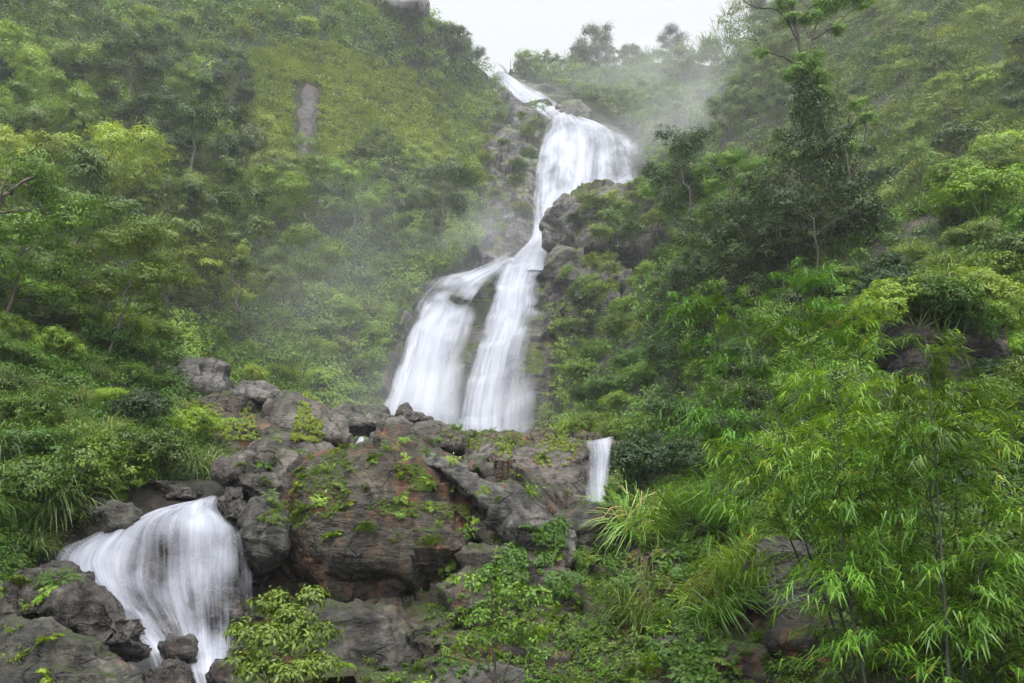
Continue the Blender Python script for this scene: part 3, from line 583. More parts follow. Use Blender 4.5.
patch([(284, 138), (290, 136), (291, 150), (285, 152)], 'rock_streak', 'streak', 'short pale rock scar just left of the long streak', 'rock face', .12)

# ------------------------------------------------------------------ water
def net(ctrl, nu, nv, fn=None):
    c = np.array(ctrl, float)                       # rows x cols x (px,py,Y,dens)
    c = curve(c, nv); c = np.swapaxes(curve(np.swapaxes(c, 0, 1), nu), 0, 1)
    return c
def water(name, ctrl, mat, parent, nu=60, nv=120, wrel=False, off=1.5, amp=.1, seed=1, label=None, layers=2, edge=.24, uvw=None, loc=None, step=None, holes=0.0):
    V, Q, U, D = [], [], [], []; n0 = 0
    for ly in range(layers):
        c = net(ctrl, nu, nv); u = np.linspace(0, 1, nu)[None]+0*c[..., 0]; v = np.linspace(0, 1, nv)[:, None]+0*c[..., 0]
        Yv = c[..., 2]
        if wrel: Yv = cliffY(c[..., 0], c[..., 1])-off-c[..., 2]
        P = at(c[..., 0], c[..., 1], Yv)
        dv = np.linalg.norm(np.diff(P, axis=0), axis=-1).mean(1); L = np.r_[0, np.cumsum(dv)]; W = np.linalg.norm(P[:, -1]-P[:, 0], axis=-1).mean()
        uu = u*W; vv = L[:, None]+0*u
        q3 = np.stack([uu*1.6/amp*.12+ly*31, vv*.12/amp*.12, uu*0], -1)
        s = fbm(q3, seed+ly*7, 4)
        P = P+((s*amp*1.3)-ly*amp*1.6)[..., None]*np.array([0, -1., .1])
        if step:   # ledges the water runs over: each lap bulges out, then falls back
            h = vv/step[0]+fbm(np.stack([uu/step[0]*.8, vv*.12/step[0], uu*0+seed], -1), seed, 3)*1.5; f = h-np.floor(h)
            P = P+((np.where(f < .28, f/.28, 1-(f-.28)/.72*.9))*step[1])[..., None]*np.array([0, -1., .15])
        ed = np.clip(np.minimum(u, 1-u)/edge+.30*s, 0, 1); ed = ed*ed*(3-2*ed)
        dens = np.clip(c[..., 3], 0, 1)*ed
        if holes:
            q4 = np.stack([uu*1.1/(amp*14), vv*.55/(amp*14), uu*0+seed*3.1], -1); dens = dens*np.clip(1-holes*np.clip(fbm(q4, seed+40, 3)+.15, 0, 1)*1.6, .12, 1)
        dens = dens*(1 if ly == 0 else .8)
        i = np.arange(nv-1)[:, None]*nu+np.arange(nu-1)[None]; V.append(P.reshape(-1, 3)); Q.append(np.stack([i+nu, i+nu+1, i+1, i], -1).reshape(-1, 4)+n0)
        U.append(np.stack([uu+ly*11.7, vv+ly*5.3], -1).reshape(-1, 2)); D.append(dens.ravel()); n0 += nu*nv
    V = np.concatenate(V); lo = np.zeros(3) if loc is None else np.array(loc)
    me = mesh_np(name, V-lo, np.concatenate(Q), smooth=True, attrs={'dens': ('POINT', np.concatenate(D))}, uv=np.concatenate(U))
    o = link(name, me, M[mat], parent, loc=None if parent else lo)
    if label: o['label'] = label
    return o
wl = at(455, 440, 55.)
wf = tag(link('waterfall', None, loc=wl), 'tall white waterfall dropping in tiers down the mountain gully, behind the huge boulder', 'waterfall')
def W(*a, **k): return water(*a, wrel=True, parent=wf, loc=wl, **k)
W('top_tier', [[(492, 76, 0, .8), (499, 72, 0, 1), (507, 72, 0, .9)], [(500, 88, 0, .9), (512, 84, 0, 1), (524, 82, 0, .8)], [(514, 99, 0, .9), (528, 96, 0, 1), (542, 94, 0, .8)], [(530, 110, 0, .8), (545, 108, 0, .9), (562, 106, 0, .7)], [(545, 120, 0, .4), (556, 118, 0, .5), (570, 118, 0, .4)]],
  'water_far', nu=40, nv=60, off=3.5, amp=.3, seed=3)
W('upper_tier', [[(548, 118, 0, .8), (556, 115, 0, 1), (566, 114, 0, 1), (580, 118, 0, .9), (598, 124, -1, .8)],
                 [(541, 130, 1, .8), (555, 125, 2, 1), (575, 123, 2, 1), (598, 126, 2, .9), (632, 130, 0, 1)],
                 [(529, 148, 1, .9), (552, 143, 3, 1), (580, 141, 3, 1), (608, 138, 2, .8), (648, 138, 1, 1)],
                 [(524, 172, 1, .9), (548, 170, 3, 1), (578, 172, 3, 1), (612, 166, 3, .8), (662, 158, 1, 1)],
                 [(523, 198, 1, .75), (544, 198, 3, 1), (572, 200, 3, .95), (612, 196, 3, .8), (672, 186, 1, 1)],
                 [(529, 224, 1, .4), (543, 224, 3, .9), (562, 226, 3, .9), (600, 226, 3, .5), (672, 217, 1, .5)]], 'water_far', nu=110, nv=130, off=2.5, amp=.35, seed=5, edge=.26, step=(11, .45), holes=.3)
W('neck_tier', [[(529, 212, 0, .5), (545, 212, 1, .9), (566, 212, 1, .8)], [(530, 228, 0, .7), (544, 227, 1, 1), (560, 226, 1, .9)], [(524, 242, 0, .8), (541, 241, 1, 1), (558, 239, 1, .9)],
                [(508, 256, 0, .7), (530, 255, 1, 1), (555, 253, 1, .9)], [(494, 272, 0, .6), (523, 271, 1, 1), (554, 269, 1, .9)]], 'water_far', nu=50, nv=80, off=2.8, amp=.25, seed=8, step=(6, .25), holes=.2)
W('left_tier', [[(510, 252, 0, .6), (518, 257, 0, .8), (527, 262, 0, .6)], [(482, 264, 0, .7), (490, 270, 0, .9), (500, 276, 0, .5)], [(442, 276, 0, .7), (462, 284, 1, 1), (488, 292, 0, .5)], [(417, 294, 0, .8), (443, 303, 1, 1), (484, 312, 0, .6)],
                 [(402, 324, 0, .8), (428, 330, 2, 1), (478, 338, 1, .6)], [(394, 355, 0, .8), (420, 358, 2, 1), (474, 362, 1, .5)], [(384, 388, 0, .75), (412, 390, 2, 1), (472, 394, 1, .55)], [(372, 418, 0, .65), (406, 420, 2, .9), (472, 424, 1, .6)], [(364, 444, 0, .5), (404, 446, 2, .8), (474, 448, 1, .65)]],
  'water_far', nu=90, nv=150, off=3.6, amp=.25, seed=12, edge=.3, step=(8, .55), holes=.45)
W('right_tier', [[(503, 258, 0, .7), (519, 260, 1, 1), (537, 260, 1, .9), (556, 258, 0, .5)], [(491, 282, 0, .7), (510, 283, 1, 1), (530, 284, 1, .9), (554, 284, 0, .2)], [(483, 306, 0, .7), (505, 308, 1, 1), (528, 310, 1, .75), (555, 310, 0, .25)],
                 [(477, 328, 0, .8), (500, 330, 2, 1), (524, 330, 2, .75), (556, 332, 1, .42)], [(470, 350, 0, .7), (492, 352, 2, 1), (516, 354, 2, .55), (556, 356, 1, .3)], [(461, 380, 0, .7), (484, 382, 2, 1), (510, 384, 2, .5), (556, 386, 1, .3)],
                 [(454, 410, 0, .7), (478, 412, 2, 1), (506, 414, 2, .55), (556, 410, 1, .38)], [(445, 444, 0, .6), (476, 446, 2, .95), (506, 448, 2, .6), (548, 442, 1, .36)]], 'water_far', nu=110, nv=160, off=2.2, amp=.25, seed=15, edge=.22, step=(7.5, .6), holes=.7)
W('side_veil', [[(440, 345, 0, .0), (455, 345, 0, .25), (470, 345, 0, .2), (482, 345, 0, .0)], [(435, 380, 0, .1), (450, 382, 0, .3), (468, 384, 0, .35), (480, 384, 0, .2)], [(430, 415, 0, .4), (448, 418, 0, .5), (466, 420, 0, .5), (480, 420, 0, .4)], [(430, 442, 0, .5), (448, 442, 0, .55), (466, 442, 0, .6), (480, 442, 0, .5)]],
  'water_far', nu=40, nv=50, off=2.0, amp=.2, seed=19, layers=1)
# near cascades
def near_fall(ctrl, label, **k):
    c = np.array(ctrl)[-1].mean(0); lo = at(c[0], c[1], c[2])
    o = water('cascade', ctrl, 'water_near', None, loc=lo, **k); return tag(o, label, 'cascade', 'small cascades')
near_fall([[(186, 505, 13.6, .5), (196, 501, 13.6, .8), (205, 498, 13.6, 1), (213, 496, 13.6, 1), (221, 497, 13.6, .8)],
           [(128, 524, 13.0, .5), (152, 513, 12.9, .75), (178, 507, 12.8, .95), (206, 506, 12.8, 1), (228, 514, 12.9, .8)],
           [(84, 540, 12.7, .7), (112, 533, 12.4, .85), (152, 525, 12.1, .8), (206, 522, 12.0, .95), (250, 530, 12.3, .7)],
           [(54, 552, 12.4, .8), (92, 556, 12.0, .95), (146, 560, 11.75, .7), (206, 552, 11.7, .75), (262, 556, 12.0, .6)],
           [(52, 578, 12.1, .7), (98, 586, 11.6, .95), (150, 594, 11.5, .85), (208, 590, 11.4, .45), (264, 590, 11.8, .45)],
           [(72, 602, 11.8, .8), (118, 612, 11.3, .95), (162, 618, 11.2, .9), (210, 620, 11.1, .34), (264, 622, 11.5, .38)],
           [(108, 624, 11.4, .6), (140, 634, 10.9, .9), (172, 640, 10.8, .95), (210, 646, 10.8, .75), (256, 650, 11.1, .4)],
           [(130, 646, 10.9, .5), (156, 656, 10.5, .85), (184, 662, 10.4, .95), (212, 668, 10.3, .95), (246, 672, 10.6, .7)],
           [(140, 696, 10.4, .5), (168, 698, 10.2, .85), (194, 700, 10.0, .95), (218, 702, 10.0, .95), (244, 702, 10.2, .7)]],
          'broad white cascade fanning over rocks in the lower left', nu=170, nv=200, amp=.045, seed=25, layers=3, edge=.2, step=(1.7, .10), holes=.40)
near_fall([[(357, 438, 18.04, .7), (361, 437, 18.04, 1), (365, 438, 18.04, .8)], [(352, 447, 17.67, .8), (358, 446, 17.58, 1), (364, 446, 17.67, .8)], [(346, 458, 17.11, .8), (354, 458, 17.02, 1), (361, 458, 17.11, .8)]], 'tiny white spout squeezing between the pale rock and mossy rocks', nu=24, nv=30, amp=.05, seed=31, layers=2)
near_fall([[(578, 444, 17.57, .25), (588, 441, 17.57, .5), (600, 440, 17.57, .9), (614, 437, 17.57, .8)], [(580, 456, 17.23, .2), (590, 455, 17.14, .4), (602, 454, 17.05, 1), (612, 452, 17.23, .8)], [(582, 475, 17.05, .2), (590, 476, 16.88, .45), (600, 476, 16.79, 1), (610, 475, 16.96, .7)],
           [(584, 498, 16.70, .3), (591, 500, 16.53, .7), (600, 501, 16.44, 1), (608, 500, 16.62, .7)], [(586, 518, 16.36, .2), (592, 520, 16.09, .5), (600, 522, 16.09, .6), (606, 520, 16.18, .4)]], 'narrow white cascade right of centre, beside the long mossy brown slab', nu=50, nv=70, amp=.07, seed=35, layers=2)
for (dx, sd_) in ((0, 3),):
    pass

# ------------------------------------------------------------------ plant prototypes (one mesh per part, shared by the copies)
def up_dirs(n, rng, up=0.35):
    d = nrm(rng.normal(size=(n, 3))); d[:, 2] = d[:, 2]*.8+up; return nrm(d)
def crown(acc, blobs, n, leaf, aspect, rng, twigs=26, spread=.34, shell=(.55, 1.05), droop=.25, layer=False):
    """blobs: (centre, radius); leaves sit in twig tufts on the blobs' shells, with gaps between tufts"""
    tot = sum(r*r for _, r in blobs)
    for c, r in blobs:
        k = max(6, int(twigs*(r*r/tot)*len(blobs))); m = max(4, int(n*(r*r/tot)/k))
        d = up_dirs(k, rng); rad = r*rng.uniform(*shell, (k, 1))*np.array([1, 1, .62 if layer else .85])
        tc = np.array(c)+d*rad; tr = r*spread*rng.uniform(.6, 1.3, k)
        tt = rng.uniform(0, 1, k)
        for q in range(k):
            dd = up_dirs(m, rng, .3); flat = np.array([1.25, 1.25, .38]) if layer else np.array([1, 1, .7])
            p = tc[q]+dd*tr[q]*rng.uniform(.15, 1, (m, 1))*flat
            nn = nrm(dd*.42+d[q]*.75+np.array([0, 0, .35]))
            leaves(acc, p, nn, leaf, leaf*aspect, rng, droop, tint=np.clip(tt[q]*.62+rng.uniform(0, .30, m)+.04, 0, 1), axis=dd+d[q]*.6+rng.normal(size=(m, 3))*.5, jit=.2 if leaf > .15 else .34)
def limb(rng, a, b, n=6, w=.12):
    t = np.linspace(0, 1, n)[:, None]; a = np.array(a, float); b = np.array(b, float); L = np.linalg.norm(b-a)
    return a*(1-t)+b*t+rng.normal(size=(n, 3))*L*w*np.sin(t*np.pi)*.5+np.array([0, 0, 1])*L*.08*np.sin(t*np.pi)
def tree_proto(seed, h, cr, nb, nleaf, leaf, aspect, mat, base=.35, layer=False, twigs=26, spread=.34, trunk=.14, bmat='bark', lean=.1):
    rng = np.random.default_rng(seed); T = Acc(); C = Acc()
    top = np.array([rng.normal()*lean*h, rng.normal()*lean*h, h*.85])
    tr = limb(rng, (0, 0, -.6), top, 10, .07); tube(T, tr, trunk, trunk*.25, 7, .12, rng)
    blobs = []
    for i in range(nb):
        f = base+(1-base)*(i+.5)/nb; a = i*2.4+rng.uniform(-.5, .5); s0 = tr[int(f*.95*(len(tr)-1))]
        w = cr*(1.05-.75*abs(f-.62))*rng.uniform(.55, 1.0)*(1 if i < nb-1 else .2)
        e = np.array([s0[0]+math.cos(a)*w, s0[1]+math.sin(a)*w, h*f+rng.uniform(-.04, .10)*h])
        tube(T, limb(rng, s0, e, 5), trunk*.42*(1.2-f), trunk*.08, 5)
        for _ in range(3):
            tube(T, limb(rng, e*.6+s0*.4, e+rng.normal(size=3)*cr*.3, 4), trunk*.14, trunk*.04, 4)
        blobs.append((e, cr*rng.uniform(.30, .52)))
    crown(C, blobs, nleaf, leaf, aspect, rng, twigs, spread, shell=(.35, 1.08), layer=layer)
    return [('trunk', T.mesh('trunk', True), bmat), ('crown', C.mesh('crown'), mat)]
def shrub_proto(seed, r, h, nb, nleaf, leaf, aspect, mat, twigs=24, spread=.36):
    rng = np.random.default_rng(seed); C = Acc(); blobs = []
    for i in range(nb):
        a = i*2.4; q = math.sqrt(i/nb)*r*.75
        e = np.array([math.cos(a)*q, math.sin(a)*q, h*(.62-.42*(q/r)**2)*rng.uniform(.75, 1.15)])
        blobs.append((e, r*rng.uniform(.30, .5)))
    crown(C, blobs, nleaf, leaf, aspect, rng, twigs, spread)
    T = Acc()
    for e, _ in blobs: tube(C, limb(rng, (0, 0, -.3), e, 4), r*.025, r*.008, 4)
    return [(None, C.mesh('shrub'), mat)]
def grass_proto(seed, n, L, W_, mat, r=.25, bend=1.0, upd=1.0):
    rng = np.random.default_rng(seed); C = Acc(); a = rng.uniform(0, 2*np.pi, n); q = np.sqrt(rng.uniform(0, 1, n))*r
    P = np.stack([np.cos(a)*q, np.sin(a)*q, -0.05+0*q], -1); D = np.stack([np.cos(a)*.7+rng.normal(size=n)*.4, np.sin(a)*.7+rng.normal(size=n)*.4, upd*rng.uniform(.5, 1.5, n)], -1)
    blades(C, P, D, L*rng.uniform(.5, 1.1, n), W_, rng, bend); return [(None, C.mesh('grass'), mat)]
def rosette_proto(seed, n, L, W_, mat, stems=3, h=.35):
    """broad-leaved herb: several stems with long drooping leaves"""
    rng = np.random.default_rng(seed); C = Acc()
    for s_ in range(stems):
        a = rng.uniform(0, 6.28); b = np.array([math.cos(a), math.sin(a), 0])*h*.5; e = b*1.4+np.array([0, 0, h*rng.uniform(.6, 1.2)])
        tube(C, limb(rng, b*.3+np.array([0, 0, -.08]), e, 4), .006, .003, 4); k = n//stems
        t = rng.uniform(.25, 1, k)[:, None]; p = b*.3*(1-t)+e*t; an = rng.uniform(0, 6.28, k)
        D = np.stack([np.cos(an), np.sin(an), rng.uniform(.1, .7, k)], -1)
        blades(C, p, D, L*rng.uniform(.6, 1.1, k), W_, rng, .55, 4)
    return [(None, C.mesh('herb'), mat)]
def fern_proto(seed, nf, L, mat):
    rng = np.random.default_rng(seed); C = Acc()
    for f in range(nf):
        a = f*2.4+rng.uniform(-.3, .3); D = np.array([[math.cos(a)*.8, math.sin(a)*.8, rng.uniform(.5, 1.1)]])
        pts = [np.zeros(3)]; d = nrm(D)[0]; ll = L*rng.uniform(.7, 1.1)
        for k in range(9):
            pts.append(pts[-1]+d*ll/9); d = d.copy(); d[2] -= .16+.03*k; d = d/np.linalg.norm(d)
        pts = np.array(pts); tube(C, pts, .006*L, .002*L, 4); tan = nrm(np.gradient(pts, axis=0)); side = nrm(np.cross(tan, [0, 0, 1.]))
        pp = curve(pts, 26); tn = nrm(np.gradient(pp, axis=0)); sd = nrm(np.cross(tn, [0, 0, 1.])); up = np.cross(sd, tn); w = np.sin(np.linspace(.25, 1, 26)*np.pi)**.7*L*.26+.01
        for sg in (-1, 1): leaves(C, pp, up, w, L*.05, rng, .15, axis=sd*sg+tn*.45, tint=np.full(26, rng.uniform(.2, .9)))
    return [(None, C.mesh('fern'), mat)]

K = {}   # kind -> (object name, variants, adjective phrase, category, base size)
K['ft_dark'] = ('tree', [tree_proto(s, 7.5, 3.6, 9, 9000, .26, .5, 'far_dark', .30, spread=.46) for s in (1, 2)], 'dark green spreading tree', 'tree')
K['ft_mid'] = ('tree', [tree_proto(s, 7, 3.2, 9, 9000, .24, .5, 'far_mid', .26, spread=.40) for s in (3, 4, 5)], 'leafy mid-green tree', 'tree')
K['ft_light'] = ('tree', [tree_proto(s, 6.5, 3.1, 10, 9000, .23, .45, 'far_light', .24, spread=.46) for s in (6, 7)], 'feathery light-green tree', 'tree')
K['ft_sky'] = ('tree', [tree_proto(s, 9, 3.4, 20, 9000, .30, .55, 'far_dark', .30, spread=.7, trunk=.2, lean=.05) for s in (8, 9)], 'dark open-crowned tree', 'tree')
K['fy_mid'] = ('young_tree', [tree_proto(s, 3.8, 1.9, 9, 3200, .2, .5, 'far_mid', .2) for s in (81, 82)], 'young mid-green tree', 'tree')
K['fy_dark'] = ('young_tree', [tree_proto(s, 3.8, 1.9, 9, 3200, .2, .5, 'far_dark', .2, True) for s in (83, 84)], 'young dark tree', 'tree')
K['fs_mid'] = ('shrub', [shrub_proto(s, 1.8, 2.1, 9, 2600, .19, .5, 'far_mid') for s in (11, 12)], 'rounded mid-green shrub', 'shrub')
K['fs_dark'] = ('shrub', [shrub_proto(s, 1.8, 2.0, 9, 2600, .2, .5, 'far_dark') for s in (13, 14)], 'dark green shrub', 'shrub')
K['fs_light'] = ('shrub', [shrub_proto(s, 1.6, 1.9, 9, 2600, .18, .45, 'far_light') for s in (15, 16)], 'bright yellow-green shrub', 'shrub')
K['fs_grey'] = ('shrub', [shrub_proto(s, 1.6, 1.9, 8, 2000, .2, .6, 'far_grey') for s in (17,)], 'grey-green shrub', 'shrub')
K['fg'] = ('grass_tussock', [grass_proto(s, 420, 1.9, .055, 'grass_far', .7, .9) for s in (21, 22)], 'straw-tipped grass tussock', 'grass')
K['fgs'] = ('grass_tussock', [grass_proto(s, 420, 2.1, .06, 'grass_silver', .7, 1.0) for s in (23,)], 'silvery green grass tussock', 'grass')
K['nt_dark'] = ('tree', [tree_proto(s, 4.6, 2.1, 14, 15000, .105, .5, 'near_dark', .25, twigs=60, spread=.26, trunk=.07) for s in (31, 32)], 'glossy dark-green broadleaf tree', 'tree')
K['nt_mid'] = ('tree', [tree_proto(s, 4.4, 2.0, 14, 15000, .11, .48, 'near_mid', .25, True, twigs=60, spread=.28, trunk=.07) for s in (33, 34)], 'green broadleaf tree', 'tree')
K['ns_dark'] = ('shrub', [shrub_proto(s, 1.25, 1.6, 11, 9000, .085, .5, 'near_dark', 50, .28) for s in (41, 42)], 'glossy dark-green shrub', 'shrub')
K['ns_mid'] = ('shrub', [shrub_proto(s, 1.25, 1.5, 11, 9000, .085, .48, 'near_mid', 50, .28) for s in (43, 44)], 'dense green shrub', 'shrub')
K['ns_light'] = ('shrub', [shrub_proto(s, 1.1, 1.4, 10, 6000, .10, .4, 'near_light', 40, .3) for s in (45, 46)], 'bright light-green shrub', 'shrub')
K['ns_yel'] = ('shrub', [shrub_proto(s, .9, 1.1, 8, 4000, .085, .45, 'near_yellow', 40, .3) for s in (47,)], 'yellowing leafy shrub', 'shrub')
K['ng'] = ('grass_tussock', [grass_proto(s, 240, 1.5, .026, 'grass_near', .3, 1.35, .9) for s in (51, 52, 55)], 'arching green grass tussock', 'grass')
K['ngs'] = ('grass_tussock', [grass_proto(s, 260, 1.5, .03, 'grass_silver', .3, 1.3, .9) for s in (53, 54)], 'silvery arching grass tussock', 'grass')
K['herb'] = ('herb', [rosette_proto(s, 70, .24, .045, 'near_mid', 5) for s in (61, 62)], 'leafy green herb', 'plant')
K['herb_l'] = ('herb', [rosette_proto(s, 60, .22, .04, 'near_light', 5) for s in (63,)], 'fresh light-green herb', 'plant')
K['fern'] = ('fern', [fern_proto(s, 11, .6, 'near_mid') for s in (65, 66)], 'feathery green fern', 'fern')
K['fern_l'] = ('fern', [fern_proto(s, 9, .5, 'near_light') for s in (67,)], 'small bright fern', 'fern')
for k, (nm, vs, _, _) in K.items():
    for v in vs:
        for pn, me, mt in v:
            me.materials.append(M[mt]); me.name = pn or nm

COUNT = {}; GAPK = 1.32
def place(kind, loc, s, rz, tilt=(0, 0), label=None, group=None, v=None, cat=None, sz=1.0):
    nm, vs, adj, ct = K[kind]; v = vs[(COUNT.get(kind, 0)) % len(vs)] if v is None else vs[v]; COUNT[kind] = COUNT.get(kind, 0)+1
    rot = (tilt[0], tilt[1], rz)
    if v[0][0] is None: o = link(nm, v[0][1])
    else:
        o = link(nm, None)
        for pn, me, mt in v: link(pn, me, parent=o)
    o.location = loc; o.rotation_euler = rot; o.scale = (s, s, s*sz)
    tag(o, label, cat or ct, group); return o
ORD = ['leftmost', 'second', 'third', 'fourth', 'fifth', 'sixth', 'seventh', 'eighth', 'ninth', 'tenth', 'eleventh', 'twelfth', 'thirteenth', 'fourteenth', 'fifteenth', 'sixteenth', 'seventeenth', 'eighteenth', 'nineteenth', 'twentieth']
def zone(phrase, sheet, poly, kinds, gap, seed, size=(.75, 1.25), group=None, avoid=(), toward=0.0, own=True):
    """plants dart-thrown over one named patch of a slope; each label = look + patch + rank from the left"""
    rng = np.random.default_rng(seed); xs = [p[0] for p in poly]; ys = [p[1] for p in poly]; pts = []
    for _ in range(2600):
        x, y = rng.uniform(min(xs), max(xs)), rng.uniform(min(ys), max(ys))
        if not inpoly(x, y, poly) or any(inpoly(x, y, a) for a in avoid): continue
        if all((x-a)**2+((y-b)*1.35)**2 > (gap*GAPK)**2 for a, b in pts): pts.append((x, y))
    pts = [p for p in pts if -22 < p[0] < 1046 and p[1] > -14]
    names = list(kinds); w = np.array([kinds[k] for k in names], float); w /= w.sum()
    got = [(x, y, names[rng.choice(len(names), p=w)]) for x, y in pts]
    for k in names:
        g_ = sorted([p for p in got if p[2] == k]); adj = K[k][2]
        for i, (x, y, _) in enumerate(g_):
            P = sheet.pos(np.array([x]), np.array([y]))[0]
            if toward: P = P+np.array([0, -toward, 0])
            rk = '' if len(g_) == 1 else (ORD[i] if i == 0 else ('rightmost' if i == len(g_)-1 else ORD[min(i, 19)]+' from left'))
            lb = (f'{adj}, {rk}, {phrase}' if rk else f'only {adj} {phrase}')
            if len(lb.replace(',', '').split()) > 16: print('LONG', lb)
            place(k, P, rng.uniform(*size), rng.uniform(0, 6.28), (rng.normal()*.07+.06, rng.normal()*.07), lb, group or 'plants on the slopes', sz=rng.uniform(.85, 1.2))
    return len(got)

def carpet(name, sheet, poly, nclump, per, lsz, asp, mat, seed, crad=2.2, grass=0.0, avoid=(), label=None, lift=.0, push=0.0):
    """low plants too many to count, covering the soil of one slope"""
    rng = np.random.default_rng(seed); xs = [p[0] for p in poly]; ys = [p[1] for p in poly]
    x = rng.uniform(min(xs), max(xs), nclump*3); y = rng.uniform(min(ys), max(ys), nclump*3); m = inpoly(x, y, poly)
    for a in avoid: m &= ~inpoly(x, y, a)
    x, y = x[m][:nclump], y[m][:nclump]; n = len(x)
    P = sheet.pos(x, y)+np.array([0, -push, 0]); sz = P[:, 1]*lsz; low = fbm(P*.22, seed+3, 3)
    A = Acc(); up = nrm(np.array([0, -.45, .8])); low2 = fbm(P*.07, seed+9, 2); ct = np.clip(.42+.5*low+.35*low2+rng.normal(size=n)*.2, 0, 1)
    ngr = rng.uniform(0, 1, n) < grass
    i = np.repeat(np.where(~ngr)[0], per); k = len(i)
    d = up_dirs(k, rng, .5); rr = (sz*crad)[i][:, None]
    hgt = (sz*crad*.9*np.clip(low+.3, 0, 1.2))[i][:, None]
    leaves(A, P[i]+d*rr*rng.uniform(.1, 1, (k, 1))*np.array([1.2, 1.2, .8])+np.array([0, 0, 1])*(hgt+lift*sz[i][:, None]), nrm(d*.6+up), sz[i], sz[i]*asp, rng, .2, tint=np.clip(ct[i]*.78+rng.uniform(0, .2, k), 0, 1), axis=d+rng.normal(size=(k, 3))*.4)
    if grass > 0:
        i = np.repeat(np.where(ngr)[0], per//3); k = len(i); a = rng.uniform(0, 6.28, k)
        D = np.stack([np.cos(a)*.6, np.sin(a)*.6-.2, np.full(k, 1.)], -1); q = (sz*crad*.6)[i]
        blades(A, P[i]+np.stack([np.cos(a)*q, np.sin(a)*q, 0*q], -1)*rng.uniform(0, 1, (k, 1)), D, (sz*5.0)[i], (sz*.22)[i], rng, .9, 3, tint=np.clip(ct[i]*.6+rng.uniform(0, .45, k), 0, 1))
    o = link(name, A.mesh(name), M[mat]); tag(o, label, kind='stuff'); return o

GL, GR, GB, GF, GN = 'plants on the misty left hillside', 'plants on the far right hillside', 'trees and shrubs around the top of the falls', 'plants on the near right slope', 'plants on the near left bank'
AV = [ROCKPOLY, [(292, 84), (322, 84), (316, 172), (290, 172)]]
# ---- the misty left hillside, patch by patch
MOSSP = [(235, 50), (330, 40), (420, 75), (490, 130), (490, 190), (400, 160), (360, 150), (330, 175), (250, 170), (232, 110)]
zone('in the top left corner', S_MAIN, [(-60, -40), (110, -60), (110, 70), (-60, 90)], {'fs_mid': 2, 'fy_mid': 2, 'fs_dark': 1, 'fy_dark': 1, 'fg': 1, 'ft_mid': 3}, 24, 101, group=GL)
zone('high above the long rock streak', S_MAIN, [(110, -60), (240, -60), (330, 30), (240, 50), (110, 70)], {'fs_mid': 1, 'fy_mid': 1, 'fs_light': 3, 'fg': 4, 'fgs': 2}, 18, 102, group=GL)
zone('just below the bare skyline crag', S_MAIN, [(240, -60), (340, -50), (425, 12), (420, 60), (330, 30)], {'fs_mid': 1.5, 'fy_mid': 1.5, 'fs_light': 2, 'fs_dark': 1, 'fg': 2}, 17, 103, group=GL)
zone('on the skyline left of the highest fall', S_MAIN, [(422, 8), (450, 38), (478, 66), (480, 100), (450, 88), (420, 60)], {'fs_dark': 1, 'fy_dark': 2, 'fs_mid': 2, 'ft_dark': 1}, 14, 104, (.8, 1.2), group=GL)
zone('on the mossy slope around the rock streak', S_MAIN, MOSSP, {'fs_light': 3, 'fg': 2, 'fs_mid': 1}, 32, 105, (.4, .75), group=GL, avoid=AV)
zone('at the far left, above the near bank trees', S_MAIN, [(-60, 90), (80, 75), (90, 170), (60, 270), (-60, 260)], {'ft_mid': 3, 'ft_light': 3, 'fs_grey': 1, 'fs_mid': 2, 'fgs': 1}, 27, 106, (.6, .95), group=GL)
zone('left of the mossy slope on the left hillside', S_MAIN, [(80, 72), (232, 60), (240, 170), (170, 200), (80, 180)], {'ft_mid': 2, 'ft_dark': 3, 'fs_mid': 1.5, 'fy_mid': 1.5, 'fs_grey': 1, 'fg': 1}, 27, 107, (.6, .95), group=GL, avoid=AV)
zone('in the wooded band under the long rock streak', S_MAIN, [(170, 200), (250, 175), (340, 175), (400, 165), (470, 190), (460, 235), (330, 260), (180, 250)], {'ft_mid': 3, 'ft_dark': 2, 'ft_light': 4}, 29, 108, (.6, .95), group=GL, avoid=AV)
zone('beside the rocks left of the wide upper fall', S_MAIN, [(420, 90), (480, 110), (484, 200), (470, 255), (455, 200), (430, 170)], {'fs_light': 3, 'fs_mid': 1.5, 'fy_mid': 1.5, 'fg': 1}, 17, 109, (.6, .95), group=GL, avoid=AV)
zone('in the misty middle of the left hillside', S_MAIN, [(60, 200), (180, 250), (330, 262), (330, 340), (200, 330), (120, 290), (60, 270)], {'ft_light': 4, 'ft_mid': 3, 'fs_mid': 2, 'fs_grey': 1}, 27, 110, (.55, .85), group=GL)
zone('on the green slope left of the lower falls', S_MAIN, [(330, 262), (462, 240), (420, 292), (392, 330), (378, 385), (330, 370)], {'fs_light': 3, 'fs_mid': 2, 'fy_mid': 2, 'fs_grey': 1, 'fg': 1}, 20, 111, (.6, 1.0), group=GL, avoid=AV)
zone('at the hillside foot behind the rock ridge', S_MAIN, [(190, 335), (330, 345), (378, 385), (376, 420), (290, 410), (230, 390)], {'fs_light': 3, 'fs_mid': 1.5, 'fy_mid': 1.5, 'fg': 1, 'ft_light': 1}, 24, 112, (.5, .85), group=GL)
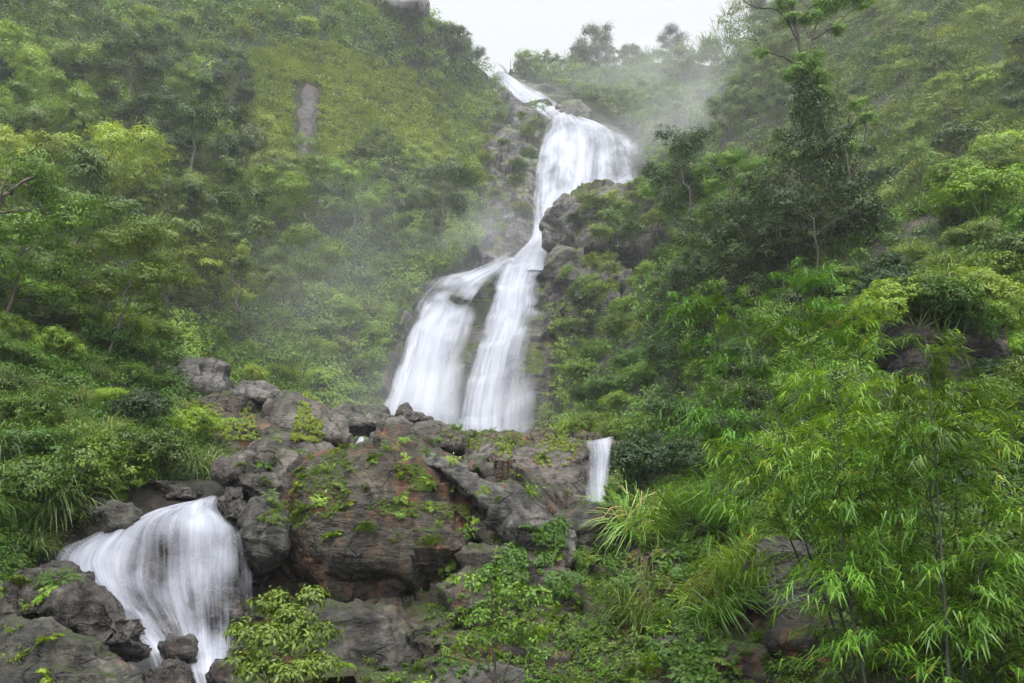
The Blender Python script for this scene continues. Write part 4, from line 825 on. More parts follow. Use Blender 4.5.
# ---- around and behind the top of the falls
zone('on the back ridge right of the highest fall', S_MAIN, [(505, 74), (600, 70), (650, 72), (650, 118), (600, 108), (550, 92)], {'fs_mid': 1.5, 'fy_mid': 1.5, 'fs_dark': 1, 'fy_dark': 2, 'fs_light': 1}, 15, 120, (.9, 1.3), group=GB, avoid=AV)
zone('along the skyline right of the highest fall', S_MAIN, [(508, 72), (560, 68), (650, 66), (700, 60), (700, 74), (560, 78), (508, 80)], {'fs_dark': 1, 'fy_dark': 2, 'ft_mid': 1, 'fs_mid': 2}, 13, 121, (.85, 1.25), group=GB)
zone('on the misty ridge behind the tall thin tree', S_MAIN, [(650, 80), (700, 76), (750, 52), (785, 5), (800, -10), (800, 110), (740, 150), (680, 150), (655, 118)], {'ft_mid': 3, 'fs_mid': 1.5, 'fy_mid': 1.5, 'fs_grey': 1}, 20, 122, (.7, 1.1), group=GB, avoid=AV)
# ---- far right hillside
zone('on the far slope beside the tall thin tree', S_MAIN, [(790, -40), (900, -60), (900, 60), (850, 110), (800, 110)], {'fs_mid': 1.5, 'fy_mid': 1.5, 'fgs': 3, 'fs_light': 1, 'fy_dark': 1}, 21, 130, (.8, 1.25), group=GR)
zone('in the top right corner', S_MAIN, [(900, -60), (1080, -60), (1080, 90), (960, 90), (900, 60)], {'fs_mid': 1.5, 'fy_mid': 1.5, 'fgs': 2, 'fg': 2, 'fs_dark': 1, 'fy_dark': 1, 'fs_light': 1}, 24, 131, (.7, 1.1), group=GR)
zone('on the far slope below the top right corner', S_MAIN, [(850, 110), (900, 60), (960, 90), (1080, 90), (1080, 200), (850, 220)], {'fs_mid': 2, 'fy_mid': 2, 'fs_light': 2, 'fs_dark': 1, 'fy_dark': 1, 'fgs': 1}, 24, 132, (.65, 1.0), group=GR)
zone('behind the vine-hung trunk of the tall tree', S_MAIN, [(690, 150), (800, 110), (850, 110), (850, 225), (700, 230)], {'fs_mid': 2, 'fy_mid': 2, 'ft_mid': 1, 'fs_grey': 2}, 24, 133, (.7, 1.05), group=GR)
# ---- the near right slope
zone('on the right slope beside the lower falls', S_R, [(565, 430), (592, 360), (622, 310), (650, 330), (620, 400), (600, 450), (560, 455)], {'ns_light': 3, 'ns_mid': 4, 'ngs': 2, 'ns_dark': 2}, 18, 140, (.8, 1.3), group=GF)
zone('on the right slope crest near the grey buttress', S_R, [(620, 305), (655, 268), (700, 232), (740, 235), (720, 290), (660, 330)], {'nt_mid': 2, 'nt_dark': 1, 'ns_mid': 4, 'ns_light': 3}, 19, 141, (.6, 1.0), group=GF)
zone('on the slope crest under the tall thin tree', S_R, [(740, 222), (870, 212), (880, 250), (740, 262)], {'ns_mid': 3, 'ns_dark': 1, 'ngs': 5, 'ns_light': 2}, 18, 142, (.7, 1.1), group=GF)
zone('high on the right slope by the right edge', S_R, [(870, 212), (1080, 160), (1080, 290), (960, 290), (880, 250)], {'ns_mid': 3, 'ns_light': 4, 'ns_dark': 1, 'ngs': 2}, 24, 143, (.6, 1.0), group=GF)
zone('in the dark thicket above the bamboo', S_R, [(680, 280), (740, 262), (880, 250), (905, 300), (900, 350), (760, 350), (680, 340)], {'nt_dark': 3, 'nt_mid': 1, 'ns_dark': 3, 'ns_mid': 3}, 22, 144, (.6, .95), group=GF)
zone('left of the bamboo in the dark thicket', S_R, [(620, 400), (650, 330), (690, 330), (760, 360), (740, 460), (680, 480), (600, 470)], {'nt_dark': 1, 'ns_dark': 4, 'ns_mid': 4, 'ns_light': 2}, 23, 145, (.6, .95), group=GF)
zone('beside the dark hollow at the right edge', S_R, [(960, 290), (1080, 290), (1080, 420), (985, 400), (975, 330)], {'ns_mid': 3, 'ns_light': 2, 'ns_dark': 1}, 30, 146, (.45, .7), group=GF)
zone('below the dark thicket, behind the bamboo stems', S_R, [(620, 480), (760, 450), (900, 430), (1080, 430), (1080, 560), (800, 560), (640, 540)], {'ns_mid': 4, 'ngs': 2, 'ng': 4, 'ns_dark': 2}, 34, 147, (.5, .9), group=GF)
# ---- the near left bank
zone('on the crest of the near left bank', S_L, [(-80, 270), (60, 292), (130, 318), (180, 362), (160, 385), (60, 340), (-80, 320)], {'ns_mid': 4, 'ns_dark': 1, 'nt_mid': 1, 'ns_light': 3}, 20, 150, (.5, .8), group=GN)
zone('in the middle of the near left bank', S_L, [(-80, 320), (60, 340), (160, 385), (190, 410), (150, 450), (-80, 420)], {'ns_mid': 4, 'ns_dark': 1, 'ngs': 5, 'ns_light': 2}, 25, 151, (.4, .7), group=GN)
zone('along the lower left bank above the cascade', S_L, [(-80, 420), (150, 445), (215, 455), (225, 480), (150, 486), (110, 500), (60, 530), (20, 560), (-80, 560)], {'ns_mid': 3, 'ngs': 7, 'ng': 3, 'ns_light': 1, 'fern': 1}, 24, 152, (.45, .8), group=GN)
zone('among the pale slabs of the left rock ridge', S_L, [(185, 395), (215, 392), (260, 412), (250, 450), (190, 450)], {'ng': 3, 'ns_yel': 1, 'ns_light': 1}, 26, 153, (.35, .6), group=GN)

zone('on the ledges right of the wide upper fall', S_CL, [(585, 100), (640, 108), (680, 150), (690, 190), (660, 185), (640, 135), (600, 116)], {'fs_mid': 2, 'fy_mid': 2, 'fs_light': 1}, 14, 123, (.8, 1.3), group=GB, toward=1.5)
zone('on the rocks left of the wide upper fall', S_CL, [(490, 108), (520, 112), (530, 150), (524, 230), (490, 250), (484, 160)], {'fs_mid': 2, 'fs_light': 1, 'fg': 1}, 16, 124, (.5, .9), group=GB, toward=3.0)
# ---- hand-placed landmark trees
def one(kind, px, py, Y, s, label, group=None, rz=0., sz=1.0, tilt=(0, 0), v=0):
    return place(kind, at(px, py, Y), s, rz, tilt, label, group or 'plants on the slopes', v, sz=sz)
one('ft_sky', 600, 72, 156, 1.15, 'tallest dark tree on the skyline, between the highest fall and the mist', GB)
one('ft_sky', 580, 74, 155, .7, 'thin open tree close left of the tallest skyline tree', GB, 1.5, v=1)
one('ft_sky', 672, 66, 153, .95, 'lone rounded tree on the skyline right of the tallest one', GB, 2.2, v=1)
one('ft_sky', 632, 72, 154, .75, 'middle dark tree on the skyline between the two taller open ones', GB, 3.3)
one('ft_sky', 524, 76, 156, .6, 'small open tree on the skyline just right of the highest fall', GB, 2.9, v=1)
one('ft_sky', 712, 72, 148, .8, 'dark tree on the skyline near the right end of the sky gap', GB, 5.1, v=1)
one('ft_dark', 545, 76, 157, .75, 'low dark tree on the skyline just right of the highest fall', GB, .4)
one('ft_dark', 448, 62, 128, .9, 'dark tree leaning off the left skyline above the highest fall', GL, .4)
one('ft_dark', 466, 76, 131, .85, 'small dark tree at the very lip of the highest fall', GL, 2.4, v=1)
one('ft_sky', 764, 32, 138, .8, 'hazy tree on the skyline just left of the tall thin tree', GB, 4.0)
one('ft_dark', 190, 170, 57, .95, 'largest dark layered tree in the middle of the left hillside', GL, .6)
one('ft_dark', 440, 235, 72, .95, 'deep green conical tree left of the falls, beside the grassy strip', GL, 1.6, v=1)
one('nt_dark', 690, 222, 37, 1.0, 'dark-leaved tree overhanging the gully in front of the falls, leftmost on the right crest', GF, .2)
one('nt_mid', 735, 232, 34, .85, 'broad tree with lighter leaves next to the overhanging dark tree', GF, 1.2)
one('ns_light', 985, 225, 24, 1.5, 'large bright lime-green bush near the upper right edge', GF, 1.0)
one('ns_light', 735, 262, 32, 1.1, 'vivid green bush beneath the broad lighter-leaved tree', GF, 2.0)
one('nt_mid', 110, 345, 21, .72, 'layered green tree standing highest on the near left bank', GN, 2.0, v=1)
one('ft_light', 40, 235, 40, 0.85, 'pale feathery tree at the left edge above the dead branch', GL, 0.0, v=0)
one('ft_light', 105, 215, 47, 0.90, 'pale rounded tree right of the dead branch on the left hillside', GL, 1.7, v=1)
one('ft_dark', 75, 275, 36, 0.70, 'dark tree with visible trunk at the lower left hillside', GL, 3.4, v=0)
one('ft_mid', 160, 235, 50, 0.85, 'mid-green tree directly below the largest dark layered tree', GL, 5.1, v=1)
one('ft_dark', 215, 255, 50, 0.80, 'dark upright tree at the middle of the misty left hillside', GL, 6.8, v=0)
one('ft_light', 262, 240, 55, 0.85, 'light-green domed tree under the long rock streak', GL, 8.5, v=1)
one('ft_mid', 310, 235, 60, 0.90, 'tall mid-green tree below and right of the long rock streak', GL, 10.2, v=0)
one('ft_light', 355, 225, 66, 0.90, 'light airy tree at the bottom of the mossy slope', GL, 11.9, v=1)
one('ft_dark', 392, 232, 70, 0.60, 'small dark tree between the airy tree and the conical tree', GL, 13.6, v=0)
one('ft_light', 300, 300, 50, 0.75, 'pale tree in the drifting spray on the left hillside', GL, 15.3, v=1)
one('ft_mid', 240, 305, 45, 0.75, 'soft green tree at the left side of the drifting spray', GL, 17.0, v=0)
one('ft_light', 190, 110, 66, 0.60, 'small light-green tree just above the largest dark layered tree', GL, 18.7, v=1)
one('ft_dark', 130, 95, 62, 0.70, 'dark crowned tree in the upper left of the hillside', GL, 20.4, v=0)
# buttress plants
for i, (x, y, Yd, k, s) in enumerate([(620, 215, 70, 'fs_mid', .9), (600, 212, 69, 'fs_dark', .8), (640, 205, 70, 'fs_mid', 1.0), (575, 222, 68, 'fs_dark', .55), (655, 225, 66, 'fs_light', .8), (600, 240, 66, 'fs_mid', .8), (630, 240, 65, 'fs_mid', .9),
                                      (580, 310, 61, 'fs_dark', .9), (600, 300, 60, 'fs_mid', .9), (575, 330, 60, 'fs_mid', .6), (610, 275, 62, 'fs_light', .7)]):
    one(k, x, y, Yd, s, K[k][2]+[' on top of the grey buttress, in the middle', ' on top of the grey buttress, left of the middle', ' at the top right of the grey buttress', ' clinging to the left edge of the grey buttress', ' right behind the crest tree on the buttress',
                                 ' hanging under the brow of the grey buttress', ' low on the right side of the buttress', ' in the niche below the broken purple-grey ledge', ' on the right of the broken purple-grey ledge', ' at the foot of the broken ledge beside the water', ' between the buttress and the broken ledge'][i], 'plants on the grey buttress', i*1.3)

# ---- ground cover nobody could count
MA_L = [(-160, -160), (330, -60), (425, 5), (478, 66), (500, 80), (540, 120), (500, 260), (420, 440), (180, 450), (-160, 300)]
carpet('undergrowth', S_MAIN, MA_L, 6800, 56, .0046, .5, 'far_mid', 201, crad=3.0, grass=.3, avoid=[ROCKPOLY, MOSSP, AV[1]])
carpet('undergrowth', S_MAIN, MOSSP, 3600, 44, .0032, .5, 'moss_carpet', 202, crad=2.2, grass=.3, avoid=AV)
carpet('undergrowth', S_MAIN, [(500, 68), (650, 62), (700, 50), (760, -20), (860, -160), (1180, -160), (1180, 300), (680, 300), (640, 240), (668, 185), (655, 130), (600, 104), (556, 88)], 7500, 56, .0046, .5, 'far_mid', 203, crad=3.0, grass=.4)
carpet('undergrowth', S_MAIN, [(440, 100), (520, 60), (660, 100), (690, 240), (620, 420), (540, 440), (380, 440), (380, 330), (470, 240)], 900, 40, .0034, .5, 'far_mid', 204, crad=2.0, grass=.2, avoid=[WATERPOLY, [(486, 100), (530, 110), (536, 250), (480, 262), (478, 200)]], lift=3, push=2.6)
carpet('undergrowth', S_MAIN, [(566, 96), (600, 98), (655, 118), (690, 180), (650, 185), (636, 140), (610, 122)], 420, 44, .0036, .5, 'far_mid', 208, crad=2.2, grass=.2, push=1.5)
carpet('undergrowth', S_R, [(545, 470), (560, 425), (600, 340), (650, 275), (700, 235), (900, 205), (1024, 180), (1180, 140), (1180, 580), (800, 580), (640, 570), (590, 540)], 5200, 50, .0050, .5, 'near_mid', 205, crad=2.8, grass=.3, avoid=[[(905, 312), (960, 306), (990, 330), (1000, 420), (920, 415)]])
carpet('undergrowth', S_L, [(-160, 200), (0, 275), (60, 288), (130, 318), (185, 362), (192, 400), (235, 425), (248, 460), (215, 480), (150, 486), (110, 500), (50, 535), (20, 590), (-160, 620)], 4600, 50, .0050, .5, 'near_mid', 206, grass=.3)
carpet('undergrowth', S_F, [(600, 560), (700, 530), (900, 520), (1180, 540), (1180, 760), (600, 760)], 900, 30, .0055, .45, 'near_mid', 207, grass=.25, avoid=[[(735, 530), (860, 530), (860, 625), (735, 650)]])

# ------------------------------------------------------------------ foreground plants, standing where the rock is
bpy.context.view_layer.update()
ROCKS = [o for o in COL.objects if o.type == 'MESH' and (o.name.split('.')[0] in ('boulder', 'rock', 'streambed', 'right_bank', 'left_bank'))]
from mathutils.bvhtree import BVHTree
def bvh_all():
    V, F, n = [], [], 0
    for o in ROCKS:
        me = o.data; k = len(me.vertices); co = np.empty(k*3, np.float32); me.vertices.foreach_get('co', co); co = co.reshape(-1, 3)+np.array(o.location)
        V.append(co); F += [tuple(i+n for i in p.vertices) for p in me.polygons]; n += k
    return BVHTree.FromPolygons(np.concatenate(V).tolist(), F)
BV = bvh_all()
def hit(px, py):
    o = Vector((0, 0, CAMZ)); d = (Vector(at(px, py, 10.).tolist())-o).normalized(); l, n, _, _ = BV.ray_cast(o, d)
    return (np.array(l), np.array(n)) if l is not None else (None, None)
def hzone(phrase, poly, kinds, gap, seed, size=(.6, 1.), group='small plants on the foreground rocks', ymax=99):
    rng = np.random.default_rng(seed); xs = [p[0] for p in poly]; ys = [p[1] for p in poly]; pts = []
    for _ in range(1200):
        x, y = rng.uniform(min(xs), max(xs)), rng.uniform(min(ys), max(ys))
        if inpoly(x, y, poly) and all((x-a)**2+((y-b)*1.3)**2 > gap*gap for a, b in pts): pts.append((x, y))
    names = list(kinds); w = np.array([kinds[k] for k in names], float); w /= w.sum()
    got = [(x, y, names[rng.choice(len(names), p=w)]) for x, y in pts]
    for k in names:
        g_ = []
        for p in sorted(p for p in got if p[2] == k):
            l, n = hit(p[0], p[1])
            if l is not None and n[2] > -.35 and l[1] < ymax: g_.append((p, l, n))
        for i, (p, l, n) in enumerate(g_):
            adj = K[k][2]; rk = '' if len(g_) == 1 else (ORD[i] if i == 0 else ('rightmost' if i == len(g_)-1 else ORD[min(i, 19)]+' from left'))
            place(k, l-n*.03, rng.uniform(*size), rng.uniform(0, 6.28), (-n[1]*.7, n[0]*.7), (f'{adj}, {rk}, {phrase}' if rk else f'only {adj} {phrase}'), group)
hzone('covering the grey buttress beside the falls', [(575, 205), (690, 185), (700, 250), (640, 262), (600, 250)], {'fs_mid': 3, 'fs_dark': 1, 'fy_mid': 2, 'fs_light': 1}, 19, 297, (.8, 1.2), group='plants on the grey buttress')
hzone('on the broken purple-grey ledge', [(570, 270), (640, 262), (640, 300), (590, 335), (562, 320)], {'fs_mid': 3, 'fs_light': 2}, 19, 298, (.5, .85), group='plants on the grey buttress')
hzone('over the dark hollow at the right edge', [(890, 300), (1010, 296), (1012, 330), (890, 335)], {'ns_mid': 3, 'ns_light': 2, 'fern': 2, 'ngs': 1}, 22, 299, (.5, .8), group='plants on the near right slope')
hzone('on the face of the huge rusty boulder', [(300, 470), (400, 455), (470, 480), (560, 550), (500, 560), (420, 545), (330, 540)], {'fern': 5, 'fern_l': 3, 'herb_l': 3, 'herb': 3}, 24, 301, (.3, .55))
hzone('along the top edge of the huge rusty boulder', [(290, 462), (345, 446), (420, 440), (500, 455), (500, 470), (400, 462), (300, 480)], {'fern_l': 3, 'herb_l': 3, 'herb': 2}, 20, 302, (.3, .55))
hzone('on the slab slope crest below the falls', [(440, 430), (600, 432), (596, 448), (500, 446), (440, 444)], {'herb_l': 3, 'ng': 1, 'herb': 2}, 19, 303, (.3, .6))
hzone('on the long mossy brown slab slope', [(450, 450), (585, 450), (570, 520), (520, 500)], {'herb_l': 2, 'herb': 2, 'ns_yel': 1}, 30, 304, (.4, .7))
hzone('among the mossy rocks behind the huge boulder', [(215, 440), (350, 440), (330, 480), (240, 490)], {'herb': 2, 'fern': 2, 'herb_l': 1}, 26, 305, (.35, .55))
hzone('on the ledge above the lichened boulder', [(425, 560), (500, 555), (600, 570), (600, 600), (480, 600)], {'herb': 4, 'herb_l': 3, 'fern': 2, 'ns_yel': .5}, 22, 306, (.3, .5))
hzone('on the lower rocks behind the sapling', [(470, 600), (600, 600), (600, 690), (520, 690)], {'herb': 4, 'fern': 3, 'herb_l': 1}, 22, 307, (.35, .55))
hzone('in the long grass above the right bank', [(590, 500), (660, 470), (780, 480), (770, 535), (640, 540)], {'ng': 8, 'herb': 4, 'ns_light': 1, 'fern': 3}, 17, 308, (.55, .95))
hzone('trailing over the right bank beside the rock column', [(575, 540), (700, 525), (745, 560), (720, 640), (660, 640), (600, 610)], {'herb': 6, 'herb_l': 4, 'ns_yel': 2, 'ng': 2, 'fern': 3}, 19, 309, (.4, .65))
hzone('low on the right bank at the bottom edge', [(640, 640), (830, 640), (830, 690), (640, 690)], {'herb': 5, 'fern': 3, 'herb_l': 2, 'ng': 1}, 24, 310, (.4, .65))
hzone('beside the jagged pale rock', [(700, 560), (745, 560), (750, 620), (710, 640)], {'ng': 3, 'herb': 2, 'fern': 2}, 22, 311, (.5, .8))
hzone('under the bamboo on the right bank', [(840, 560), (1040, 560), (1040, 690), (850, 690)], {'ns_mid': 3, 'ns_dark': 2, 'ng': 2, 'herb': 2}, 38, 312, (.45, .7))
hzone('at the bottom edge below the pinkish boulder', [(335, 665), (430, 665), (430, 700), (335, 700)], {'herb_l': 4, 'herb': 3, 'fern': 1}, 17, 313, (.3, .42))
hzone('on the mossy ledge left of the cascade', [(20, 490), (100, 490), (90, 560), (30, 600), (0, 600)], {'fern': 3, 'herb': 3, 'ns_mid': 2}, 24, 314, (.45, .7))
hzone('on the rocks in the bottom left corner', [(0, 590), (60, 590), (60, 690), (0, 690)], {'herb_l': 3, 'fern_l': 3, 'herb': 1}, 26, 315, (.3, .45))
hzone('around the rounded rocks right of the left cascade', [(235, 455), (300, 470), (310, 520), (260, 500)], {'fern_l': 2, 'herb': 2, 'fern': 1}, 22, 316, (.35, .55))

def mossmat(label, polys, n, lsz, mat, seed, per=26):
    rng = np.random.default_rng(seed); A = Acc()
    for poly in polys:
        xs = [p[0] for p in poly]; ys = [p[1] for p in poly]; k = 0
        for _ in range(n*6):
            x, y = rng.uniform(min(xs), max(xs)), rng.uniform(min(ys), max(ys))
            if not inpoly(x, y, poly) or vnoise(np.array([x*.07, y*.07, seed]), 5) < -.25: continue
            l, nn = hit(x, y)
            if l is None or nn[2] < -.1: continue
            d = up_dirs(per, rng, .2)*.5+nn; z = lsz
            leaves(A, l+d*z*1.2*rng.uniform(.1, 1, (per, 1)), d, z, z*.45, rng, .1, tint=np.clip(rng.uniform(0, .5)+rng.uniform(0, .5, per), 0, 1)); k += 1
            if k >= n: break
    tag(link('moss', A.mesh('moss'), M[mat]), label, kind='stuff')
mossmat('soft green moss and tiny weeds on the huge boulder', [[(290, 462), (345, 450), (350, 490), (330, 520), (300, 510)], [(392, 466), (420, 464), (445, 492), (410, 490)], [(380, 500), (470, 505), (470, 520), (380, 515)], [(255, 520), (285, 500), (320, 500), (300, 530)]], 330, .018, 'moss_rock', 401, per=40)
mossmat('dark green moss on the rocks of the ridge', [[(300, 400), (345, 425), (345, 446), (290, 440)], [(180, 400), (250, 405), (260, 440), (200, 440)], [(440, 430), (600, 438), (560, 470), (470, 450)]], 260, .04, 'moss_rock', 402, per=30)
mossmat('low weeds in the cracks of the right bank rocks', [[(600, 560), (730, 540), (740, 690), (600, 690)], [(420, 590), (600, 560), (600, 690), (430, 690)]], 260, .035, 'near_mid', 403)

mossmat('leafy creepers trailing over the right bank', [[(590, 530), (700, 520), (735, 545), (700, 620), (640, 600), (600, 590)], [(560, 520), (600, 560), (600, 600), (480, 580), (500, 555)], [(640, 600), (720, 600), (720, 690), (650, 690)]], 420, .075, 'near_mid', 404, per=14)
mossmat('yellowing leaves and weeds among the right bank creepers', [[(600, 540), (700, 530), (690, 600), (620, 600)], [(440, 425), (600, 432), (590, 450), (450, 446)]], 90, .06, 'near_yellow', 405, per=14)
mossmat('low leafy weeds on the rocks behind the sapling', [[(425, 600), (600, 575), (640, 600), (640, 690), (550, 690), (520, 665), (430, 660)]], 480, .05, 'near_mid', 406, per=14)
# ---- bamboo: each culm is a thing, with its own leafy branches
def bamboo(b, tip, label, seed, arch=.35, nodes=20, br=.75, r=.012, lf=.12, v0=.22, dens=7):
    rng = np.random.default_rng(seed); B = at(*b); T_ = at(*tip); L = np.linalg.norm(T_-B); o = link('bamboo', None, loc=B)
    t = np.linspace(0, 1, 26)[:, None]; mid = (B+T_)/2+np.array([0, 0, L*arch]); P = (1-t)**2*B+2*t*(1-t)*mid+t*t*T_ - B
    P = P+rng.normal(size=3)*.05*np.sin(t*np.pi); C = Acc(); F = Acc(); tube(C, P, r, r*.2, 7)
    for i in range(2, 24, 2): tube(C, [P[i]-(P[i+1]-P[i])*.03, P[i]+(P[i+1]-P[i])*.03], r*(1.25-i/30), r*(1.25-i/30), 7)
    for k in range(nodes):
        f = v0+(1-v0)*(k+rng.uniform(0, .9))/nodes; q = P[min(25, int(f*25))]; tg = nrm(P[min(25, int(f*25)+1)]-P[max(0, int(f*25)-1)])
        for s_ in range(3 if f > .5 else 2):
            a = rng.uniform(0, 6.28); d = nrm(np.array([math.cos(a), math.sin(a), .12])+tg*.45); bl = br*rng.uniform(.45, 1.)*(1.15-.55*f); pts = [q]
            for _ in range(7):
                pts.append(pts[-1]+d*bl/7); d = d.copy(); d[2] -= .15; d = nrm(d+rng.normal(size=3)*.06)
            pts = np.array(pts); tube(C, pts, .0035, .0012, 3)
            for j in range(2, 8):
                m = dens; tn = nrm(pts[j]-pts[j-1]); D = nrm(tn[None]*.9+rng.normal(size=(m, 3))*np.array([.55, .55, .3])+np.array([0, 0, -.35]))
                blades(F, pts[j]+rng.normal(size=(m, 3))*.02, D, lf*rng.uniform(.65, 1.2, m), lf*.12, rng, .28, 3, tint=np.clip(rng.uniform(0, .35)+rng.uniform(0, .62, m), 0, 1)*np.where(rng.uniform(0, 1, m) > .985, 1.6, 1))
    link('culm', C.mesh('culm', True), M['culm'], o); link('foliage', F.mesh('foliage'), M['bamboo'], o); tag(o, label, 'bamboo', 'bamboo culms in the right foreground')
BAM = [((870, 745, 7.6), (676, 300, 8.4), 'highest reaching left, its tip before the dark thicket'), ((880, 750, 7.4), (724, 284, 8.0), 'with bright leaves over the dark thicket, second from left'),
       ((885, 745, 7.7), (790, 272, 8.2), 'topmost, its crown at the very top of the clump'), ((900, 750, 7.5), (850, 300, 8.0), 'rising straight just right of the topmost one'),
       ((865, 740, 7.3), (700, 405, 7.6), 'drooping lowest on the left side'), ((875, 745, 7.1), (745, 440, 7.0), 'with its tip hanging over the right bank grasses'),
       ((905, 750, 6.9), (830, 372, 7.0), 'filling the middle of the clump'), ((920, 750, 6.8), (905, 385, 7.0), 'under the dark hollow, leaning slightly right'),
       ((945, 750, 6.4), (962, 388, 6.6), 'with pale leaf tips below the yellow whorled plant'), ((960, 750, 6.2), (1030, 412, 6.2), 'reaching the right edge'),
       ((950, 760, 5.8), (922, 440, 5.9), 'nearest one, with a dark bare culm rising from the bottom'), ((900, 760, 6.2), (842, 462, 6.2), 'with a dark slanting culm left of the nearest one'),
       ((980, 760, 5.6), (1040, 500, 5.6), 'low at the right edge'), ((890, 765, 6.0), (835, 560, 6.0), 'short, leafy, above the red dead fern'), ((960, 765, 5.6), (985, 560, 5.5), 'short, in the bottom right corner')]
bamboo((955, 790, 5.2), (925, 330, 5.9), 'culm, dark and bare below, standing nearest the viewer', 540, arch=.02, r=.015, v0=.62, nodes=9, br=.6)
bamboo((890, 790, 5.6), (838, 400, 6.4), 'culm, dark and bare, leaning left beside the nearest bare one', 541, arch=.03, r=.013, v0=.6, nodes=8, br=.6)
for i, (b, t, l) in enumerate(BAM): bamboo(b, t, 'green bamboo '+l, 500+i, arch=.30 if i < 12 else .15, br=.85, v0=.25 if i < 10 else .18)

# ---- the tall thin tree with hanging climbers
def custom_tree(name, cat, label, group, base, trunk, branches, blobs, nleaf, leaf, asp, mat, bmat, r0, seed, twigs=20, spread=.4, climber=None, cl_mat=None, rb=.4, layer=True):
    rng = np.random.default_rng(seed); B = at(*base); o = link(name, None, loc=B); T = Acc()
    tp = curve(np.array([at(*p) for p in trunk]), 26)-B; tp = tp+rng.normal(size=tp.shape)*r0*.35; tube(T, tp, r0, r0*.28, 8, .1, rng)
    link('trunk', T.mesh('trunk', True), M[bmat], o)
    for br in branches:
        A = Acc(); p = curve(np.array([at(*q) for q in br]), 12)-B; tube(A, p+rng.normal(size=p.shape)*r0*.15, r0*rb, r0*.08, 6)
        for k in (4, 6, 8, 10): tube(A, limb(rng, p[k], p[k]+rng.normal(size=3)*r0*5+np.array([0, 0, r0*3]), 4), r0*.14, r0*.04, 4)
        link('branch', A.mesh('branch', True), M[bmat], o)
    if blobs:
        C = Acc(); crown(C, [(at(x, y, Y)-B, r) for x, y, Y, r in blobs], nleaf, leaf, asp, rng, twigs, spread, layer=layer); link('crown', C.mesh('crown'), M[mat], o)
    if climber:
        C = Acc(); per = climber[1]
        for x, y, Y, r in climber[0]:
            n = per; c = at(x, y, Y)-B; p = c+rng.normal(size=(n, 3))*np.array([r*.5, r*.5, r*1.1])
            D = nrm(rng.normal(size=(n, 3))*.6+np.array([0, 0, -.6])); blades(C, p, D, leaf*2.2*rng.uniform(.6, 1.3, n), leaf*.6, rng, .3, 3, tint=np.clip(rng.uniform(0, .5)+rng.uniform(0, .5, n), 0, 1))
        crown(C, [(at(x, y, Y)-B, r*.75) for x, y, Y, r in climber[0]], per*4, leaf*1.1, .4, rng, 10, .8, droop=.9)
        link('climber', C.mesh('climber'), M[cl_mat or mat], o)
    return tag(o, label, cat, group)
YT = 31
custom_tree('tree', 'tree', 'tall thin tree with bare upper limbs and climbers hanging round its trunk', GF, (846, 240, YT), [(846, 240, YT), (838, 190, YT), (824, 130, YT), (808, 80, YT), (799, 40, YT), (793, 0, YT), (788, -60, YT)],
    [[(806, 72, YT), (785, 58, YT), (768, 52, YT), (752, 36, YT)], [(800, 45, YT), (780, 12, YT), (752, 6, YT), (735, -8, YT)], [(806, 70, YT), (812, 40, YT), (822, 10, YT), (840, -15, YT)], [(797, 30, YT), (790, 5, YT), (770, -20, YT)],
     [(838, 190, YT), (818, 160, YT), (808, 140, YT)], [(840, 200, YT), (858, 160, YT), (866, 130, YT), (860, 110, YT)], [(812, 40, YT), (835, 25, YT), (858, 5, YT)], [(800, 20, YT), (815, 5, YT), (850, -8, YT)]],
    [(826, 6, YT, .7), (848, -4, YT, .8), (812, 18, YT, .5), (862, 4, YT, .5), (795, -14, YT, .6), (772, -16, YT, .5), (760, 54, YT, .35), (808, 62, YT, .7), (796, 74, YT, .6), (818, 80, YT, .6), (868, 118, YT, .45), (858, 105, YT, .4), (845, 150, YT, .5), (792, 20, YT, .5), (784, 4, YT, .5), (820, 95, YT, .5), (838, 30, YT, .4)], 16000, .11, .5, 'near_mid', 'stem_dark', .14, 71, 40, .4,
    ([(806, 90, YT, .5), (812, 100, YT, .7), (820, 112, YT, .75), (800, 112, YT, .5), (826, 132, YT, .75), (806, 135, YT, .55), (836, 150, YT, .6), (815, 155, YT, .7), (840, 172, YT, .6), (805, 172, YT, .6), (825, 185, YT, .8), (845, 200, YT, .7), (860, 185, YT, .5)], 520), 'near_dark')
custom_tree('tree', 'tree', 'slender leaning tree right of the tall thin tree, hung with creepers', GF, (842, 240, 29), [(842, 240, 29), (850, 190, 29), (846, 150, 29), (850, 125, 29)], [[(848, 180, 29), (864, 160, 29), (872, 150, 29)]],
    [(868, 152, 29, .35), (850, 128, 29, .3), (846, 190, 29, .4)], 1400, .09, .5, 'near_dark', 'stem_dark', .07, 72, 20, .4)
# dead lichened branch from the left edge
custom_tree('dead_branch', 'branch', 'bare lichened branch poking in from the left edge, above the near bank', GN, (-60, 300, 9), [(-60, 300, 9), (-30, 245, 9), (-5, 210, 9), (12, 190, 9), (38, 176, 9)],
    [[(-5, 210, 9), (8, 213, 9), (22, 210, 9), (34, 212, 9)], [(-20, 232, 9), (0, 196, 9), (4, 182, 9)], [(10, 192, 9), (20, 184, 9), (28, 186, 9)]], [], 0, .05, .5, 'near_mid', 'bark', .045, 73)
